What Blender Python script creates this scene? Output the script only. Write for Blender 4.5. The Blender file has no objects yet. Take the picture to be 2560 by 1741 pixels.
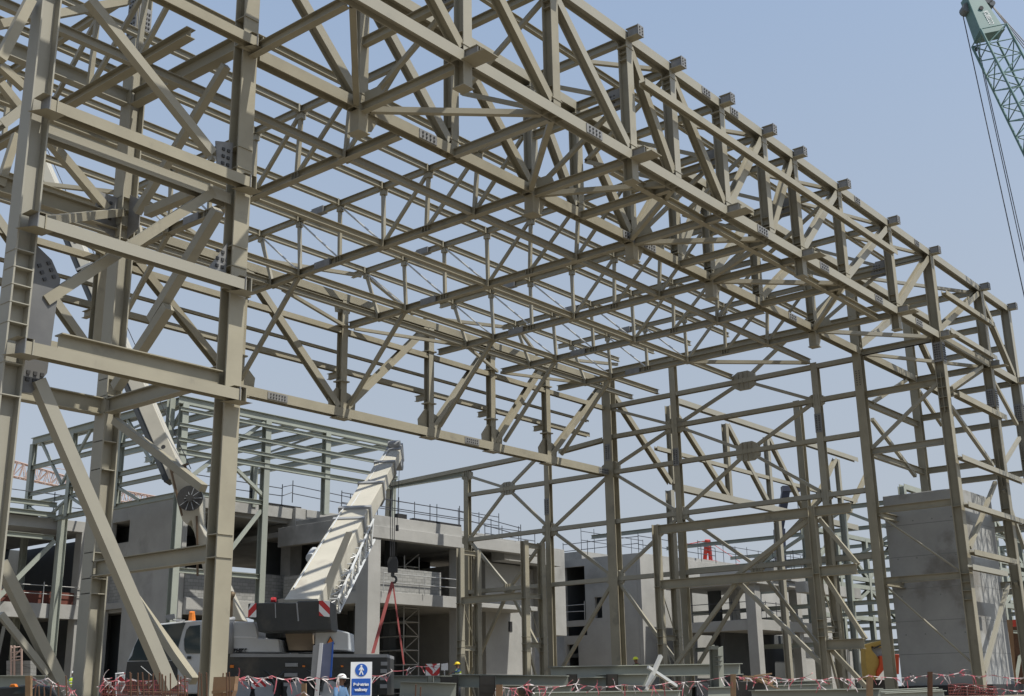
import bpy, bmesh, math, random
from mathutils import Vector, Matrix
random.seed(7)
S = bpy.context.scene
COL = S.collection
# ---------------------------------------------------------------- camera
cam_data = bpy.data.cameras.new("camera")
cam_data.sensor_width = 36.0
cam_data.lens = 2971.2 / 2560 * 36.0
cam_data.clip_start = 0.1
cam_data.clip_end = 6000
cam = bpy.data.objects.new("camera", cam_data)
COL.objects.link(cam)
CR = [[0.635627, -0.771816, -0.016666], [0.207903, 0.191928, -0.959135], [0.743475, 0.606187, 0.282458]]
cam.matrix_world = Matrix(((CR[0][0], -CR[1][0], -CR[2][0], 0), (CR[0][1], -CR[1][1], -CR[2][1], 0), (CR[0][2], -CR[1][2], -CR[2][2], 0), (0, 0, 0, 1)))
S.camera = cam
# ---------------------------------------------------------------- sky and sun
SUN_DIR = Vector((0.10, -0.50, 0.86)).normalized()      # towards the sun
elev = math.asin(SUN_DIR.z)
world = bpy.data.worlds.new("World")
S.world = world
world.use_nodes = True
wn = world.node_tree
sky = wn.nodes.new("ShaderNodeTexSky")
sky.sky_type = 'NISHITA'
sky.sun_disc = False
sky.sun_elevation = elev
sky.sun_rotation = math.atan2(SUN_DIR.x, SUN_DIR.y)
sky.altitude = 0
sky.air_density = 1.0
sky.dust_density = 1.0
sky.ozone_density = 1.0
bg = wn.nodes["Background"]
bg.inputs["Strength"].default_value = 0.10
# hazy desert air: a flatter, paler gradient than a clear sky, the same from wherever one looks
tc = wn.nodes.new("ShaderNodeTexCoord")
sp = wn.nodes.new("ShaderNodeSeparateXYZ"); cb = wn.nodes.new("ShaderNodeCombineXYZ")
mz = wn.nodes.new("ShaderNodeMath"); mz.operation = 'MULTIPLY_ADD'; mz.inputs[1].default_value = 0.30; mz.inputs[2].default_value = 0.16
mc = wn.nodes.new("ShaderNodeMath"); mc.operation = 'MAXIMUM'; mc.inputs[1].default_value = 0.07
hs = wn.nodes.new("ShaderNodeHueSaturation"); hs.inputs["Saturation"].default_value = 0.7
hz1 = wn.nodes.new("ShaderNodeMapRange"); hz1.inputs[1].default_value = .08; hz1.inputs[2].default_value = .53; hz1.inputs[3].default_value = .38; hz1.inputs[4].default_value = .78    # dust pales the low sky
hz2 = wn.nodes.new("ShaderNodeMapRange"); hz2.inputs[1].default_value = .08; hz2.inputs[2].default_value = .53; hz2.inputs[3].default_value = .74; hz2.inputs[4].default_value = 1.0
wn.links.new(tc.outputs["Generated"], sp.inputs[0])
wn.links.new(sp.outputs[2], hz1.inputs[0]); wn.links.new(sp.outputs[2], hz2.inputs[0]); wn.links.new(hz1.outputs[0], hs.inputs["Saturation"]); wn.links.new(hz2.outputs[0], hs.inputs["Value"])
wn.links.new(sp.outputs[0], cb.inputs[0]); wn.links.new(sp.outputs[1], cb.inputs[1])
wn.links.new(sp.outputs[2], mz.inputs[0]); 
zz = wn.nodes.new("ShaderNodeMapRange"); zz.inputs[1].default_value = .55; zz.inputs[2].default_value = 1.0; zz.inputs[3].default_value = 0; zz.inputs[4].default_value = .5    # the zenith deepens
za = wn.nodes.new("ShaderNodeMath"); za.operation = 'ADD'
wn.links.new(sp.outputs[2], zz.inputs[0]); wn.links.new(zz.outputs[0], za.inputs[0]); wn.links.new(mz.outputs[0], za.inputs[1]); wn.links.new(za.outputs[0], mc.inputs[0]); wn.links.new(mc.outputs[0], cb.inputs[2])
wn.links.new(cb.outputs[0], sky.inputs["Vector"])
wn.links.new(sky.outputs[0], hs.inputs["Color"]); wn.links.new(hs.outputs[0], bg.inputs["Color"])
sun_data = bpy.data.lights.new("sun", 'SUN')
sun_data.energy = 3.3
sun_data.angle = math.radians(0.5)
sun_data.color = (1.0, 0.96, 0.88)
sun = bpy.data.objects.new("sun", sun_data)
COL.objects.link(sun)
sun.rotation_euler = SUN_DIR.to_track_quat('Z', 'Y').to_euler()
S.view_settings.view_transform = 'Standard'
S.view_settings.look = 'None'
S.view_settings.exposure = 0.6
S.view_settings.gamma = 1.0
S.view_settings.use_curve_mapping = False
S.render.resolution_x = 1024
S.render.resolution_y = 696
# ---------------------------------------------------------------- helpers
def thing(name, label, cat, loc=(0, 0, 0), group=None):
    o = bpy.data.objects.new(name, None)
    o.empty_display_size = 0.5
    COL.objects.link(o)
    o.location = loc
    o['label'] = label
    o['category'] = cat
    if group: o['group'] = group
    return o
def tag(o, label, cat, group=None):
    o['label'] = label
    o['category'] = cat
    if group: o['group'] = group
    return o
class MB:
    """collects faces (with material slots) for ONE mesh object"""
    def __init__(s):
        s.v = []; s.f = []; s.m = []
    def poly(s, pts, faces, mi=0):
        k = len(s.v)
        s.v += [tuple(p) for p in pts]
        for f in faces:
            s.f.append([i + k for i in f]); s.m.append(mi)
    def prism(s, prof, a, b, u, v, mi=0, cap=True, scale2=None):
        """prof: 2-d outline (counter-clockwise) in the u, v axes, swept from a to b"""
        a = Vector(a); b = Vector(b); n = len(prof)
        k = scale2 or (1, 1)
        pts = [a + u * x + v * y for x, y in prof] + [b + u * x * k[0] + v * y * k[1] for x, y in prof]
        faces = [(i, (i + 1) % n, (i + 1) % n + n, i + n) for i in range(n)]
        s.poly(pts, faces, mi)
        if cap:
            s.poly(pts[:n], [tuple(range(n))[::-1]], mi)
            s.poly(pts[n:], [tuple(range(n))], mi)
    def box(s, c, h, ax=None, mi=0):
        """box centre c, half sizes h, optional three axes"""
        c = Vector(c)
        X, Y, Z = ax or (Vector((1, 0, 0)), Vector((0, 1, 0)), Vector((0, 0, 1)))
        P = [c + X * (h[0] * i) + Y * (h[1] * j) + Z * (h[2] * k) for k in (-1, 1) for j in (-1, 1) for i in (-1, 1)]
        s.poly(P, [(0, 2, 3, 1), (4, 5, 7, 6), (0, 1, 5, 4), (2, 6, 7, 3), (0, 4, 6, 2), (1, 3, 7, 5)], mi)
    def b2(s, lo, hi, mi=0):
        s.box([(lo[i] + hi[i]) / 2 for i in range(3)], [abs(hi[i] - lo[i]) / 2 for i in range(3)], None, mi)
    def tube(s, pts, r, n=6, mi=0, cap=True):
        pts = [Vector(p) for p in pts]
        rs = r if isinstance(r, (list, tuple)) else [r] * len(pts)
        k = len(s.v); up = None
        for i, p in enumerate(pts):
            d = (pts[min(i + 1, len(pts) - 1)] - pts[max(i - 1, 0)]).normalized()
            if up is None:
                up = Vector((0, 0, 1)) if abs(d.z) < .9 else Vector((1, 0, 0))
            x = d.cross(up).normalized(); y = x.cross(d).normalized(); up = y
            for j in range(n):
                t = 2 * math.pi * j / n
                s.v.append(tuple(p + x * math.cos(t) * rs[i] + y * math.sin(t) * rs[i]))
        for i in range(len(pts) - 1):
            for j in range(n):
                s.f.append([k + i * n + j, k + i * n + (j + 1) % n, k + (i + 1) * n + (j + 1) % n, k + (i + 1) * n + j]); s.m.append(mi)
        if cap:
            s.f.append([k + j for j in range(n)][::-1]); s.m.append(mi)
            e = k + (len(pts) - 1) * n
            s.f.append([e + j for j in range(n)]); s.m.append(mi)
    def join(s, o):
        """adds these faces to an object that is already built"""
        bm = bmesh.new(); bm.from_mesh(o.data)
        off = Vector((0, 0, 0)); q = o.parent
        while q is not None: off += Vector(q.location); q = q.parent
        vs = [bm.verts.new(Vector(v) - off) for v in s.v]
        for f in s.f:
            try: bm.faces.new([vs[i] for i in f])
            except ValueError: pass
        bmesh.ops.recalc_face_normals(bm, faces=bm.faces)
        bm.to_mesh(o.data); bm.free()
    def build(s, name, mats, parent=None, smooth=False, bevel=0):
        me = bpy.data.meshes.new(name)
        o0 = parent.matrix_world.translation if False else None
        off = Vector((0, 0, 0))
        q = parent
        while q is not None:
            off += Vector(q.location); q = q.parent
        me.from_pydata([(x - off.x, y - off.y, z - off.z) for x, y, z in s.v], [], s.f)
        mats = mats if isinstance(mats, (list, tuple)) else [mats]
        for m in mats: me.materials.append(m)
        me.polygons.foreach_set("material_index", s.m)
        if smooth: me.polygons.foreach_set("use_smooth", [True] * len(s.f))
        me.update()
        bm = bmesh.new(); bm.from_mesh(me)
        bmesh.ops.recalc_face_normals(bm, faces=bm.faces)
        bm.to_mesh(me); bm.free()
        o = bpy.data.objects.new(name, me)
        COL.objects.link(o)
        if parent: o.parent = parent
        if bevel:
            b = o.modifiers.new("bevel", 'BEVEL'); b.width = bevel; b.segments = 2; b.limit_method = 'ANGLE'
        return o
# ---------------------------------------------------------------- materials
def lin(r, g, b):
    f = lambda c: (c / 255 / 12.92) if c / 255 <= .04045 else ((c / 255 + .055) / 1.055) ** 2.4
    return (f(r), f(g), f(b), 1)
def mat(name, c1, c2=None, rough=.6, scale=1.0, detail=4, metallic=0.0, bump=0.0, bscale=20, c3=None, s3=.3, t3=(.55, .7), spec=.4, obj_var=0.0, obj_alt=None):
    m = bpy.data.materials.new(name)
    m.use_nodes = True
    nt = m.node_tree; N = nt.nodes; L = nt.links
    b = N["Principled BSDF"]
    b.inputs["Roughness"].default_value = rough
    b.inputs["Metallic"].default_value = metallic
    b.inputs["Specular IOR Level"].default_value = spec
    geo = N.new("ShaderNodeNewGeometry")
    pos = geo.outputs["Position"]
    col = None
    def noise(sc, det, w=None):
        t = N.new("ShaderNodeTexNoise"); t.inputs["Scale"].default_value = sc; t.inputs["Detail"].default_value = det
        t.inputs["Roughness"].default_value = .6
        L.new(pos, t.inputs["Vector"])
        return t
    if c2 is None:
        b.inputs["Base Color"].default_value = c1
    else:
        t = noise(scale, detail)
        r = N.new("ShaderNodeMapRange"); r.inputs[1].default_value = .32; r.inputs[2].default_value = .68
        L.new(t.outputs["Fac"], r.inputs[0])
        mx = N.new("ShaderNodeMix"); mx.data_type = 'RGBA'
        mx.inputs[6].default_value = c1; mx.inputs[7].default_value = c2
        L.new(r.outputs[0], mx.inputs[0])
        col = mx.outputs[2]
        if c3:
            t = noise(s3, 5)
            r = N.new("ShaderNodeMapRange"); r.inputs[1].default_value = t3[0]; r.inputs[2].default_value = t3[1]
            L.new(t.outputs["Fac"], r.inputs[0])
            m3 = N.new("ShaderNodeMix"); m3.data_type = 'RGBA'
            m3.inputs[7].default_value = c3
            L.new(col, m3.inputs[6]); L.new(r.outputs[0], m3.inputs[0])
            col = m3.outputs[2]
        if obj_alt:
            oi = N.new("ShaderNodeObjectInfo")
            r = N.new("ShaderNodeMapRange"); r.inputs[1].default_value = .45; r.inputs[2].default_value = 1; r.inputs[4].default_value = .85
            L.new(oi.outputs["Random"], r.inputs[0])
            m4 = N.new("ShaderNodeMix"); m4.data_type = 'RGBA'; m4.inputs[7].default_value = obj_alt
            L.new(col, m4.inputs[6]); L.new(r.outputs[0], m4.inputs[0])
            col = m4.outputs[2]
        if obj_var:
            oi = N.new("ShaderNodeObjectInfo")
            r = N.new("ShaderNodeMapRange"); r.inputs[3].default_value = 1 - obj_var; r.inputs[4].default_value = 1 + obj_var
            L.new(oi.outputs["Random"], r.inputs[0])
            hv = N.new("ShaderNodeHueSaturation")
            L.new(r.outputs[0], hv.inputs["Value"]); L.new(col, hv.inputs["Color"])
            col = hv.outputs[0]
        L.new(col, b.inputs["Base Color"])
    if bump:
        t = noise(bscale, 6)
        bp = N.new("ShaderNodeBump"); bp.inputs["Strength"].default_value = bump; bp.inputs["Distance"].default_value = .05
        L.new(t.outputs["Fac"], bp.inputs["Height"]); L.new(bp.outputs[0], b.inputs["Normal"])
    return m
STEEL = mat("painted_steel", (.32, .292, .215, 1), (.262, .238, .175, 1), rough=.5, scale=.8, c3=(.17, .155, .12, 1), s3=.9, t3=(.6, .78), obj_var=.12, obj_alt=(.255, .245, .205, 1))
PRIMER = mat("grey_primer", (.22, .22, .215, 1), (.16, .16, .16, 1), rough=.5, scale=3)
BOLT = mat("dark_bolts", (.05, .05, .05, 1), (.03, .03, .03, 1), rough=.5)
GALV = mat("galvanised_rod", (.5, .5, .47, 1), (.42, .42, .4, 1), rough=.35, metallic=.3)
# ---------------------------------------------------------------- steel members
SEC = {}
for k, h, b, tf, tw in (("H25", .25, .25, .02, .014), ("H28", .28, .28, .02, .014), ("H30", .3, .3, .022, .015), ("H32", .32, .32, .022, .016), ("H35", .36, .36, .026, .018), ("H40", .42, .42, .03, .02),
                        ("B16", .18, .12, .012, .01), ("B20", .22, .16, .014, .01), ("B22", .24, .17, .014, .01), ("B24", .26, .2, .016, .012), ("B25", .28, .22, .018, .012), ("B26", .28, .28, .02, .013), ("B30", .32, .24, .02, .014), ("B36", .38, .26, .022, .015), ("B40", .42, .3, .025, .016), ("B45", .48, .32, .028, .018),
                        ("C36", .36, .36, .026, .018), ("C40", .42, .42, .03, .02), ("C45", .47, .45, .035, .022), ("C47", .47, .46, .04, .025), ("C48", .42, .48, .04, .025), ("C50", .5, .52, .04, .025), ("C60", .62, .6, .04, .025)):
    SEC[k] = (h, b, tf, tw)
def axes(a, b, dep):
    w = (Vector(b) - Vector(a)).normalized()
    d = Vector({'X': (1, 0, 0), 'Y': (0, 1, 0), 'Z': (0, 0, 1)}[dep])
    v = (d - w * d.dot(w))
    if v.length < 1e-3: v = Vector((0, 0, 1)) - w * w.z
    v.normalize()
    return w, v.cross(w).normalized(), v
def iprof(h, b, tf, tw):
    H, B, t = h / 2, b / 2, tw / 2
    return [(-B, -H), (B, -H), (B, -H + tf), (t, -H + tf), (t, H - tf), (B, H - tf), (B, H), (-B, H), (-B, H - tf), (-t, H - tf), (-t, -H + tf), (-B, -H + tf)]
def section(mb, sec, a, b, dep, mi=0):
    w, u, v = axes(a, b, dep)
    if sec in SEC:
        h, bb, tf, tw = SEC[sec]
        k = len(mb.v)
        P = iprof(h, bb, tf, tw)
        A = Vector(a); B = Vector(b)
        pts = [A + u * x + v * y for x, y in P] + [B + u * x + v * y for x, y in P]
        mb.poly(pts, [(i, (i + 1) % 12, (i + 1) % 12 + 12, i + 12) for i in range(12)], mi)
        for o in (0, 12):
            mb.poly([pts[o + i] for i in (0, 1, 2, 11)], [(0, 1, 2, 3)], mi)
            mb.poly([pts[o + i] for i in (5, 6, 7, 8)], [(0, 1, 2, 3)], mi)
            mb.poly([pts[o + i] for i in (3, 4, 9, 10)], [(0, 1, 2, 3)], mi)
    elif sec[0] == 'P':
        s = int(sec[1:]) / 200
        mb.prism([(-s, -s), (s, -s), (s, s), (-s, s)], a, b, u, v, mi)
    else:
        mb.tube([a, b], int(sec[1:]) / 200, 8, mi)
MEMBERS = """
front chord H35 12 19.6 17.08 70.3 19.6 17.08 Y
front chord H35 12 19.6 21.5 70.3 19.6 21.5 Y
front chord H35 18.2 23.77 17.08 70.3 23.77 17.08 Y
front chord H35 12 23.77 21.45 70.3 23.77 21.45 Y
front post H35 17.9 19.6 17.25 17.9 19.6 21.33 Y
front post H35 17.9 23.77 17.25 17.9 23.77 21.28 Y
front post H35 22.1 19.6 17.25 22.1 19.6 21.33 Y
front post H35 22.1 23.77 17.25 22.1 23.77 21.28 Y
front post H35 26.2 19.6 17.25 26.2 19.6 21.33 Y
front post H35 26.2 23.77 17.25 26.2 23.77 21.28 Y
front post H35 30.4 19.6 17.25 30.4 19.6 21.33 Y
front post H35 30.4 23.77 17.25 30.4 23.77 21.28 Y
front post H35 33.15 19.6 17.25 33.15 19.6 21.33 Y
front post H35 33.15 23.77 17.25 33.15 23.77 21.28 Y
front post H35 36.65 19.6 17.25 36.65 19.6 21.33 Y
front post H35 36.65 23.77 17.25 36.65 23.77 21.28 Y
front post H35 40.03 19.6 17.25 40.03 19.6 21.33 Y
front post H35 40.03 23.77 17.25 40.03 23.77 21.28 Y
front post H35 42.7 19.6 17.25 42.7 19.6 21.33 Y
front post H35 42.7 23.77 17.25 42.7 23.77 21.28 Y
front post H35 47 19.6 17.25 47 19.6 21.33 Y
front post H35 47 23.77 17.25 47 23.77 21.28 Y
front post H35 52.55 19.6 17.25 52.55 19.6 21.33 Y
front post H35 52.55 23.77 17.25 52.55 23.77 21.28 Y
front diagonal H30 18.05 19.6 21.2 21.9 19.6 17.38 Y
front diagonal H30 22.25 19.6 21.2 26 19.6 17.38 Y
front diagonal H30 26.35 19.6 21.2 30.2 19.6 17.38 Y
front diagonal H30 30.55 19.6 21.2 32.95 19.6 17.38 Y
front diagonal H30 33.3 19.6 21.2 36.45 19.6 17.38 Y
front diagonal H30 36.8 19.6 17.38 39.83 19.6 21.2 Y
front diagonal H30 40.18 19.6 17.38 42.5 19.6 21.2 Y
front diagonal H30 42.85 19.6 17.38 46.8 19.6 21.2 Y
front diagonal H30 47.15 19.6 17.38 52.35 19.6 21.2 Y
front diagonal H30 52.7 19.6 17.38 57.65 19.6 21.2 Y
front diagonal H30 18.05 23.77 21.15 21.9 23.77 17.38 Y
front diagonal H30 22.25 23.77 21.15 26 23.77 17.38 Y
front diagonal H30 26.35 23.77 21.15 30.2 23.77 17.38 Y
front diagonal H30 30.55 23.77 21.15 32.95 23.77 17.38 Y
front diagonal H30 33.3 23.77 21.15 36.45 23.77 17.38 Y
front diagonal H30 36.8 23.77 17.38 39.83 23.77 21.15 Y
front diagonal H30 40.18 23.77 17.38 42.5 23.77 21.15 Y
front diagonal H30 42.85 23.77 17.38 46.8 23.77 21.15 Y
front diagonal H30 47.15 23.77 17.38 52.35 23.77 21.15 Y
front diagonal H30 52.7 23.77 17.38 57.65 23.77 21.15 Y
front cross_beam B25 17.9 19.78 21.45 17.9 23.59 21.45 Z
front cross_beam B25 17.9 19.78 16.98 17.9 23.59 16.98 Z
front cross_beam B25 22.1 19.78 21.45 22.1 23.59 21.45 Z
front cross_beam B25 22.1 19.78 16.98 22.1 23.59 16.98 Z
front cross_beam B25 26.2 19.78 21.45 26.2 23.59 21.45 Z
front cross_beam B25 26.2 19.78 16.98 26.2 23.59 16.98 Z
front cross_beam B25 30.4 19.78 21.45 30.4 23.59 21.45 Z
front cross_beam B25 30.4 19.78 16.98 30.4 23.59 16.98 Z
front cross_beam B25 33.15 19.78 21.45 33.15 23.59 21.45 Z
front cross_beam B25 33.15 19.78 16.98 33.15 23.59 16.98 Z
front cross_beam B25 36.65 19.78 21.45 36.65 23.59 21.45 Z
front cross_beam B25 36.65 19.78 16.98 36.65 23.59 16.98 Z
front cross_beam B25 40.03 19.78 21.45 40.03 23.59 21.45 Z
front cross_beam B25 40.03 19.78 16.98 40.03 23.59 16.98 Z
front cross_beam B25 42.7 19.78 21.45 42.7 23.59 21.45 Z
front cross_beam B25 42.7 19.78 16.98 42.7 23.59 16.98 Z
front cross_beam B25 47 19.78 21.45 47 23.59 21.45 Z
front cross_beam B25 47 19.78 16.98 47 23.59 16.98 Z
front cross_beam B25 52.55 19.78 21.45 52.55 23.59 21.45 Z
front cross_beam B25 52.55 19.78 16.98 52.55 23.59 16.98 Z
front cross_beam B25 57.85 19.78 21.45 57.85 23.59 21.45 Z
front cross_beam B25 57.85 19.78 16.98 57.85 23.59 16.98 Z
front cross_beam B25 22.1 19.78 19.2 22.1 23.59 19.2 Z
front sway_brace P14 22.3 23.47 17.35 22.3 19.9 19.4 Y
front sway_brace P14 22.3 19.9 19.4 22.3 23.47 21.3 Y
front sway_brace P14 26.4 19.9 21.3 26.4 23.47 19.2 Y
front sway_brace P14 26.4 19.9 17.3 26.4 23.47 19.2 Y
front cross_beam B25 30.4 19.78 19.2 30.4 23.59 19.2 Z
front sway_brace P14 30.6 23.47 17.35 30.6 19.9 19.4 Y
front sway_brace P14 30.6 19.9 19.4 30.6 23.47 21.3 Y
front sway_brace P14 33.35 19.9 21.3 33.35 23.47 19.2 Y
front sway_brace P14 33.35 19.9 17.3 33.35 23.47 19.2 Y
front cross_beam B25 36.65 19.78 19.2 36.65 23.59 19.2 Z
front sway_brace P14 36.85 23.47 17.35 36.85 19.9 19.4 Y
front sway_brace P14 36.85 19.9 19.4 36.85 23.47 21.3 Y
front sway_brace P14 40.23 19.9 21.3 40.23 23.47 19.2 Y
front sway_brace P14 40.23 19.9 17.3 40.23 23.47 19.2 Y
front cross_beam B25 42.7 19.78 19.2 42.7 23.59 19.2 Z
front sway_brace P14 42.9 23.47 17.35 42.9 19.9 19.4 Y
front sway_brace P14 42.9 19.9 19.4 42.9 23.47 21.3 Y
front sway_brace P14 47.2 19.9 21.3 47.2 23.47 19.2 Y
front sway_brace P14 47.2 19.9 17.3 47.2 23.47 19.2 Y
front cross_beam B25 52.55 19.78 19.2 52.55 23.59 19.2 Z
front sway_brace P14 52.75 23.47 17.35 52.75 19.9 19.4 Y
front sway_brace P14 52.75 19.9 19.4 52.75 23.47 21.3 Y
front lateral_brace P18 21.8 23.57 17.03 18.15 19.85 17.03 Z
front lateral_brace P18 22.4 23.57 17.03 25.95 19.85 17.03 Z
front lateral_brace P18 30.1 23.57 17.03 26.45 19.85 17.03 Z
front lateral_brace P18 30.7 23.57 17.03 32.9 19.85 17.03 Z
front lateral_brace P18 36.35 23.57 17.03 33.4 19.85 17.03 Z
front lateral_brace P18 36.95 23.57 17.03 39.78 19.85 17.03 Z
front lateral_brace P18 42.4 23.57 17.03 40.28 19.85 17.03 Z
front lateral_brace P18 43 23.57 17.03 46.75 19.85 17.03 Z
front lateral_brace P18 52.25 23.57 17.03 47.25 19.85 17.03 Z
front lateral_brace P18 52.85 23.57 17.03 57.6 19.85 17.03 Z
front purlin B20 16 21.5 21.4 57.8 21.5 21.4 Z
front purlin B25 30.5 20.45 16.95 52.4 20.45 16.95 Z
front lateral_brace P14 22.3 21.5 21.45 25.9 19.8 21.45 Z
front lateral_brace P14 30.6 21.5 21.45 32.85 19.8 21.45 Z
front lateral_brace P14 36.85 21.5 21.45 39.73 19.8 21.45 Z
front lateral_brace P14 42.9 21.5 21.45 46.7 19.8 21.45 Z
front lateral_brace P14 47.2 21.5 21.45 52.25 19.8 21.45 Z
front lateral_brace P14 52.75 21.5 21.45 57.55 19.8 21.45 Z
front girt H25 30.5 19.05 19.7 51.9 19.05 19.7 Y
roof truss_chord B26 16.2 23.95 16.98 16.2 39.7 16.98 Z
roof truss_chord B22 16.2 23.97 19.45 16.2 39.6 19.45 Z
roof truss_post P13 16.2 26.4 17.11 16.2 26.2 19.34 X
roof truss_post P13 16.2 28.8 17.11 16.2 28.7 19.34 X
roof truss_post P13 16.2 31.1 17.11 16.2 31.15 19.34 X
roof truss_post P13 16.2 33.6 17.11 16.2 33.65 19.34 X
roof truss_post P13 16.2 36 17.11 16.2 36.15 19.34 X
roof truss_post P13 16.2 37.8 17.11 16.2 38.65 19.34 X
roof truss_diagonal P12 16.2 26.25 19.3 16.2 28.7 17.13 X
roof truss_diagonal P12 16.2 28.75 19.3 16.2 31 17.13 X
roof tie_rod R08 16.2 33.6 19.3 16.2 31.2 17.13 X
roof tie_rod R08 16.2 36.1 19.3 16.2 33.7 17.13 X
roof tie_rod R08 16.2 38.6 19.3 16.2 36.1 17.13 X
roof truss_diagonal P12 16.2 24.07 19.3 16.2 26.3 17.13 X
roof truss_chord B26 24 23.95 16.98 24 39.7 16.98 Z
roof truss_chord B22 24 23.97 19.45 24 39.6 19.45 Z
roof truss_post P13 24 26.4 17.11 24 26.2 19.34 X
roof truss_post P13 24 28.8 17.11 24 28.7 19.34 X
roof truss_post P13 24 31.1 17.11 24 31.15 19.34 X
roof truss_post P13 24 33.6 17.11 24 33.65 19.34 X
roof truss_post P13 24 36 17.11 24 36.15 19.34 X
roof truss_post P13 24 37.8 17.11 24 38.65 19.34 X
roof truss_diagonal P12 24 26.25 19.3 24 28.7 17.13 X
roof truss_diagonal P12 24 28.75 19.3 24 31 17.13 X
roof tie_rod R08 24 33.6 19.3 24 31.2 17.13 X
roof tie_rod R08 24 36.1 19.3 24 33.7 17.13 X
roof tie_rod R08 24 38.6 19.3 24 36.1 17.13 X
roof truss_diagonal P12 24 24.07 19.3 24 26.3 17.13 X
roof truss_chord B26 30.35 23.95 16.98 30.35 39.7 16.98 Z
roof truss_chord B22 30.35 23.97 19.45 30.35 39.6 19.45 Z
roof truss_post P13 30.35 26.4 17.11 30.35 26.2 19.34 X
roof truss_post P13 30.35 28.8 17.11 30.35 28.7 19.34 X
roof truss_post P13 30.35 31.1 17.11 30.35 31.15 19.34 X
roof truss_post P13 30.35 33.6 17.11 30.35 33.65 19.34 X
roof truss_post P13 30.35 36 17.11 30.35 36.15 19.34 X
roof truss_post P13 30.35 37.8 17.11 30.35 38.65 19.34 X
roof truss_diagonal P12 30.35 26.25 19.3 30.35 28.7 17.13 X
roof truss_diagonal P12 30.35 28.75 19.3 30.35 31 17.13 X
roof tie_rod R08 30.35 33.6 19.3 30.35 31.2 17.13 X
roof tie_rod R08 30.35 36.1 19.3 30.35 33.7 17.13 X
roof tie_rod R08 30.35 38.6 19.3 30.35 36.1 17.13 X
roof truss_diagonal P12 30.35 24.07 19.3 30.35 26.3 17.13 X
roof truss_chord B26 36.6 23.95 16.98 36.6 39.7 16.98 Z
roof truss_chord B22 36.6 23.97 19.45 36.6 39.6 19.45 Z
roof truss_post P13 36.6 26.4 17.11 36.6 26.2 19.34 X
roof truss_post P13 36.6 28.8 17.11 36.6 28.7 19.34 X
roof truss_post P13 36.6 31.1 17.11 36.6 31.15 19.34 X
roof truss_post P13 36.6 33.6 17.11 36.6 33.65 19.34 X
roof truss_post P13 36.6 36 17.11 36.6 36.15 19.34 X
roof truss_post P13 36.6 37.8 17.11 36.6 38.65 19.34 X
roof truss_diagonal P12 36.6 26.25 19.3 36.6 28.7 17.13 X
roof truss_diagonal P12 36.6 28.75 19.3 36.6 31 17.13 X
roof tie_rod R08 36.6 33.6 19.3 36.6 31.2 17.13 X
roof tie_rod R08 36.6 36.1 19.3 36.6 33.7 17.13 X
roof tie_rod R08 36.6 38.6 19.3 36.6 36.1 17.13 X
roof truss_diagonal P12 36.6 24.07 19.3 36.6 26.3 17.13 X
roof truss_chord B26 42.75 23.95 16.98 42.75 39.7 16.98 Z
roof truss_chord B22 42.75 23.97 19.45 42.75 39.6 19.45 Z
roof truss_post P13 42.75 26.4 17.11 42.75 26.2 19.34 X
roof truss_post P13 42.75 28.8 17.11 42.75 28.7 19.34 X
roof truss_post P13 42.75 31.1 17.11 42.75 31.15 19.34 X
roof truss_post P13 42.75 33.6 17.11 42.75 33.65 19.34 X
roof truss_post P13 42.75 36 17.11 42.75 36.15 19.34 X
roof truss_post P13 42.75 37.8 17.11 42.75 38.65 19.34 X
roof truss_diagonal P12 42.75 26.25 19.3 42.75 28.7 17.13 X
roof truss_diagonal P12 42.75 28.75 19.3 42.75 31 17.13 X
roof tie_rod R08 42.75 33.6 19.3 42.75 31.2 17.13 X
roof tie_rod R08 42.75 36.1 19.3 42.75 33.7 17.13 X
roof tie_rod R08 42.75 38.6 19.3 42.75 36.1 17.13 X
roof truss_diagonal P12 42.75 24.07 19.3 42.75 26.3 17.13 X
roof truss_chord B26 47.8 23.95 16.98 47.8 39.7 16.98 Z
roof truss_chord B22 47.8 23.97 19.45 47.8 39.6 19.45 Z
roof truss_post P13 47.8 26.4 17.11 47.8 26.2 19.34 X
roof truss_post P13 47.8 28.8 17.11 47.8 28.7 19.34 X
roof truss_post P13 47.8 31.1 17.11 47.8 31.15 19.34 X
roof truss_post P13 47.8 33.6 17.11 47.8 33.65 19.34 X
roof truss_post P13 47.8 36 17.11 47.8 36.15 19.34 X
roof truss_post P13 47.8 37.8 17.11 47.8 38.65 19.34 X
roof truss_diagonal P12 47.8 26.25 19.3 47.8 28.7 17.13 X
roof truss_diagonal P12 47.8 28.75 19.3 47.8 31 17.13 X
roof tie_rod R08 47.8 33.6 19.3 47.8 31.2 17.13 X
roof tie_rod R08 47.8 36.1 19.3 47.8 33.7 17.13 X
roof tie_rod R08 47.8 38.6 19.3 47.8 36.1 17.13 X
roof truss_diagonal P12 47.8 24.07 19.3 47.8 26.3 17.13 X
roof truss_chord B26 52.8 23.95 16.98 52.8 39.7 16.98 Z
roof truss_chord B22 52.8 23.97 19.45 52.8 39.6 19.45 Z
roof truss_post P13 52.8 26.4 17.11 52.8 26.2 19.34 X
roof truss_post P13 52.8 28.8 17.11 52.8 28.7 19.34 X
roof truss_post P13 52.8 31.1 17.11 52.8 31.15 19.34 X
roof truss_post P13 52.8 33.6 17.11 52.8 33.65 19.34 X
roof truss_post P13 52.8 36 17.11 52.8 36.15 19.34 X
roof truss_post P13 52.8 37.8 17.11 52.8 38.65 19.34 X
roof truss_diagonal P12 52.8 26.25 19.3 52.8 28.7 17.13 X
roof truss_diagonal P12 52.8 28.75 19.3 52.8 31 17.13 X
roof tie_rod R08 52.8 33.6 19.3 52.8 31.2 17.13 X
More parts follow.
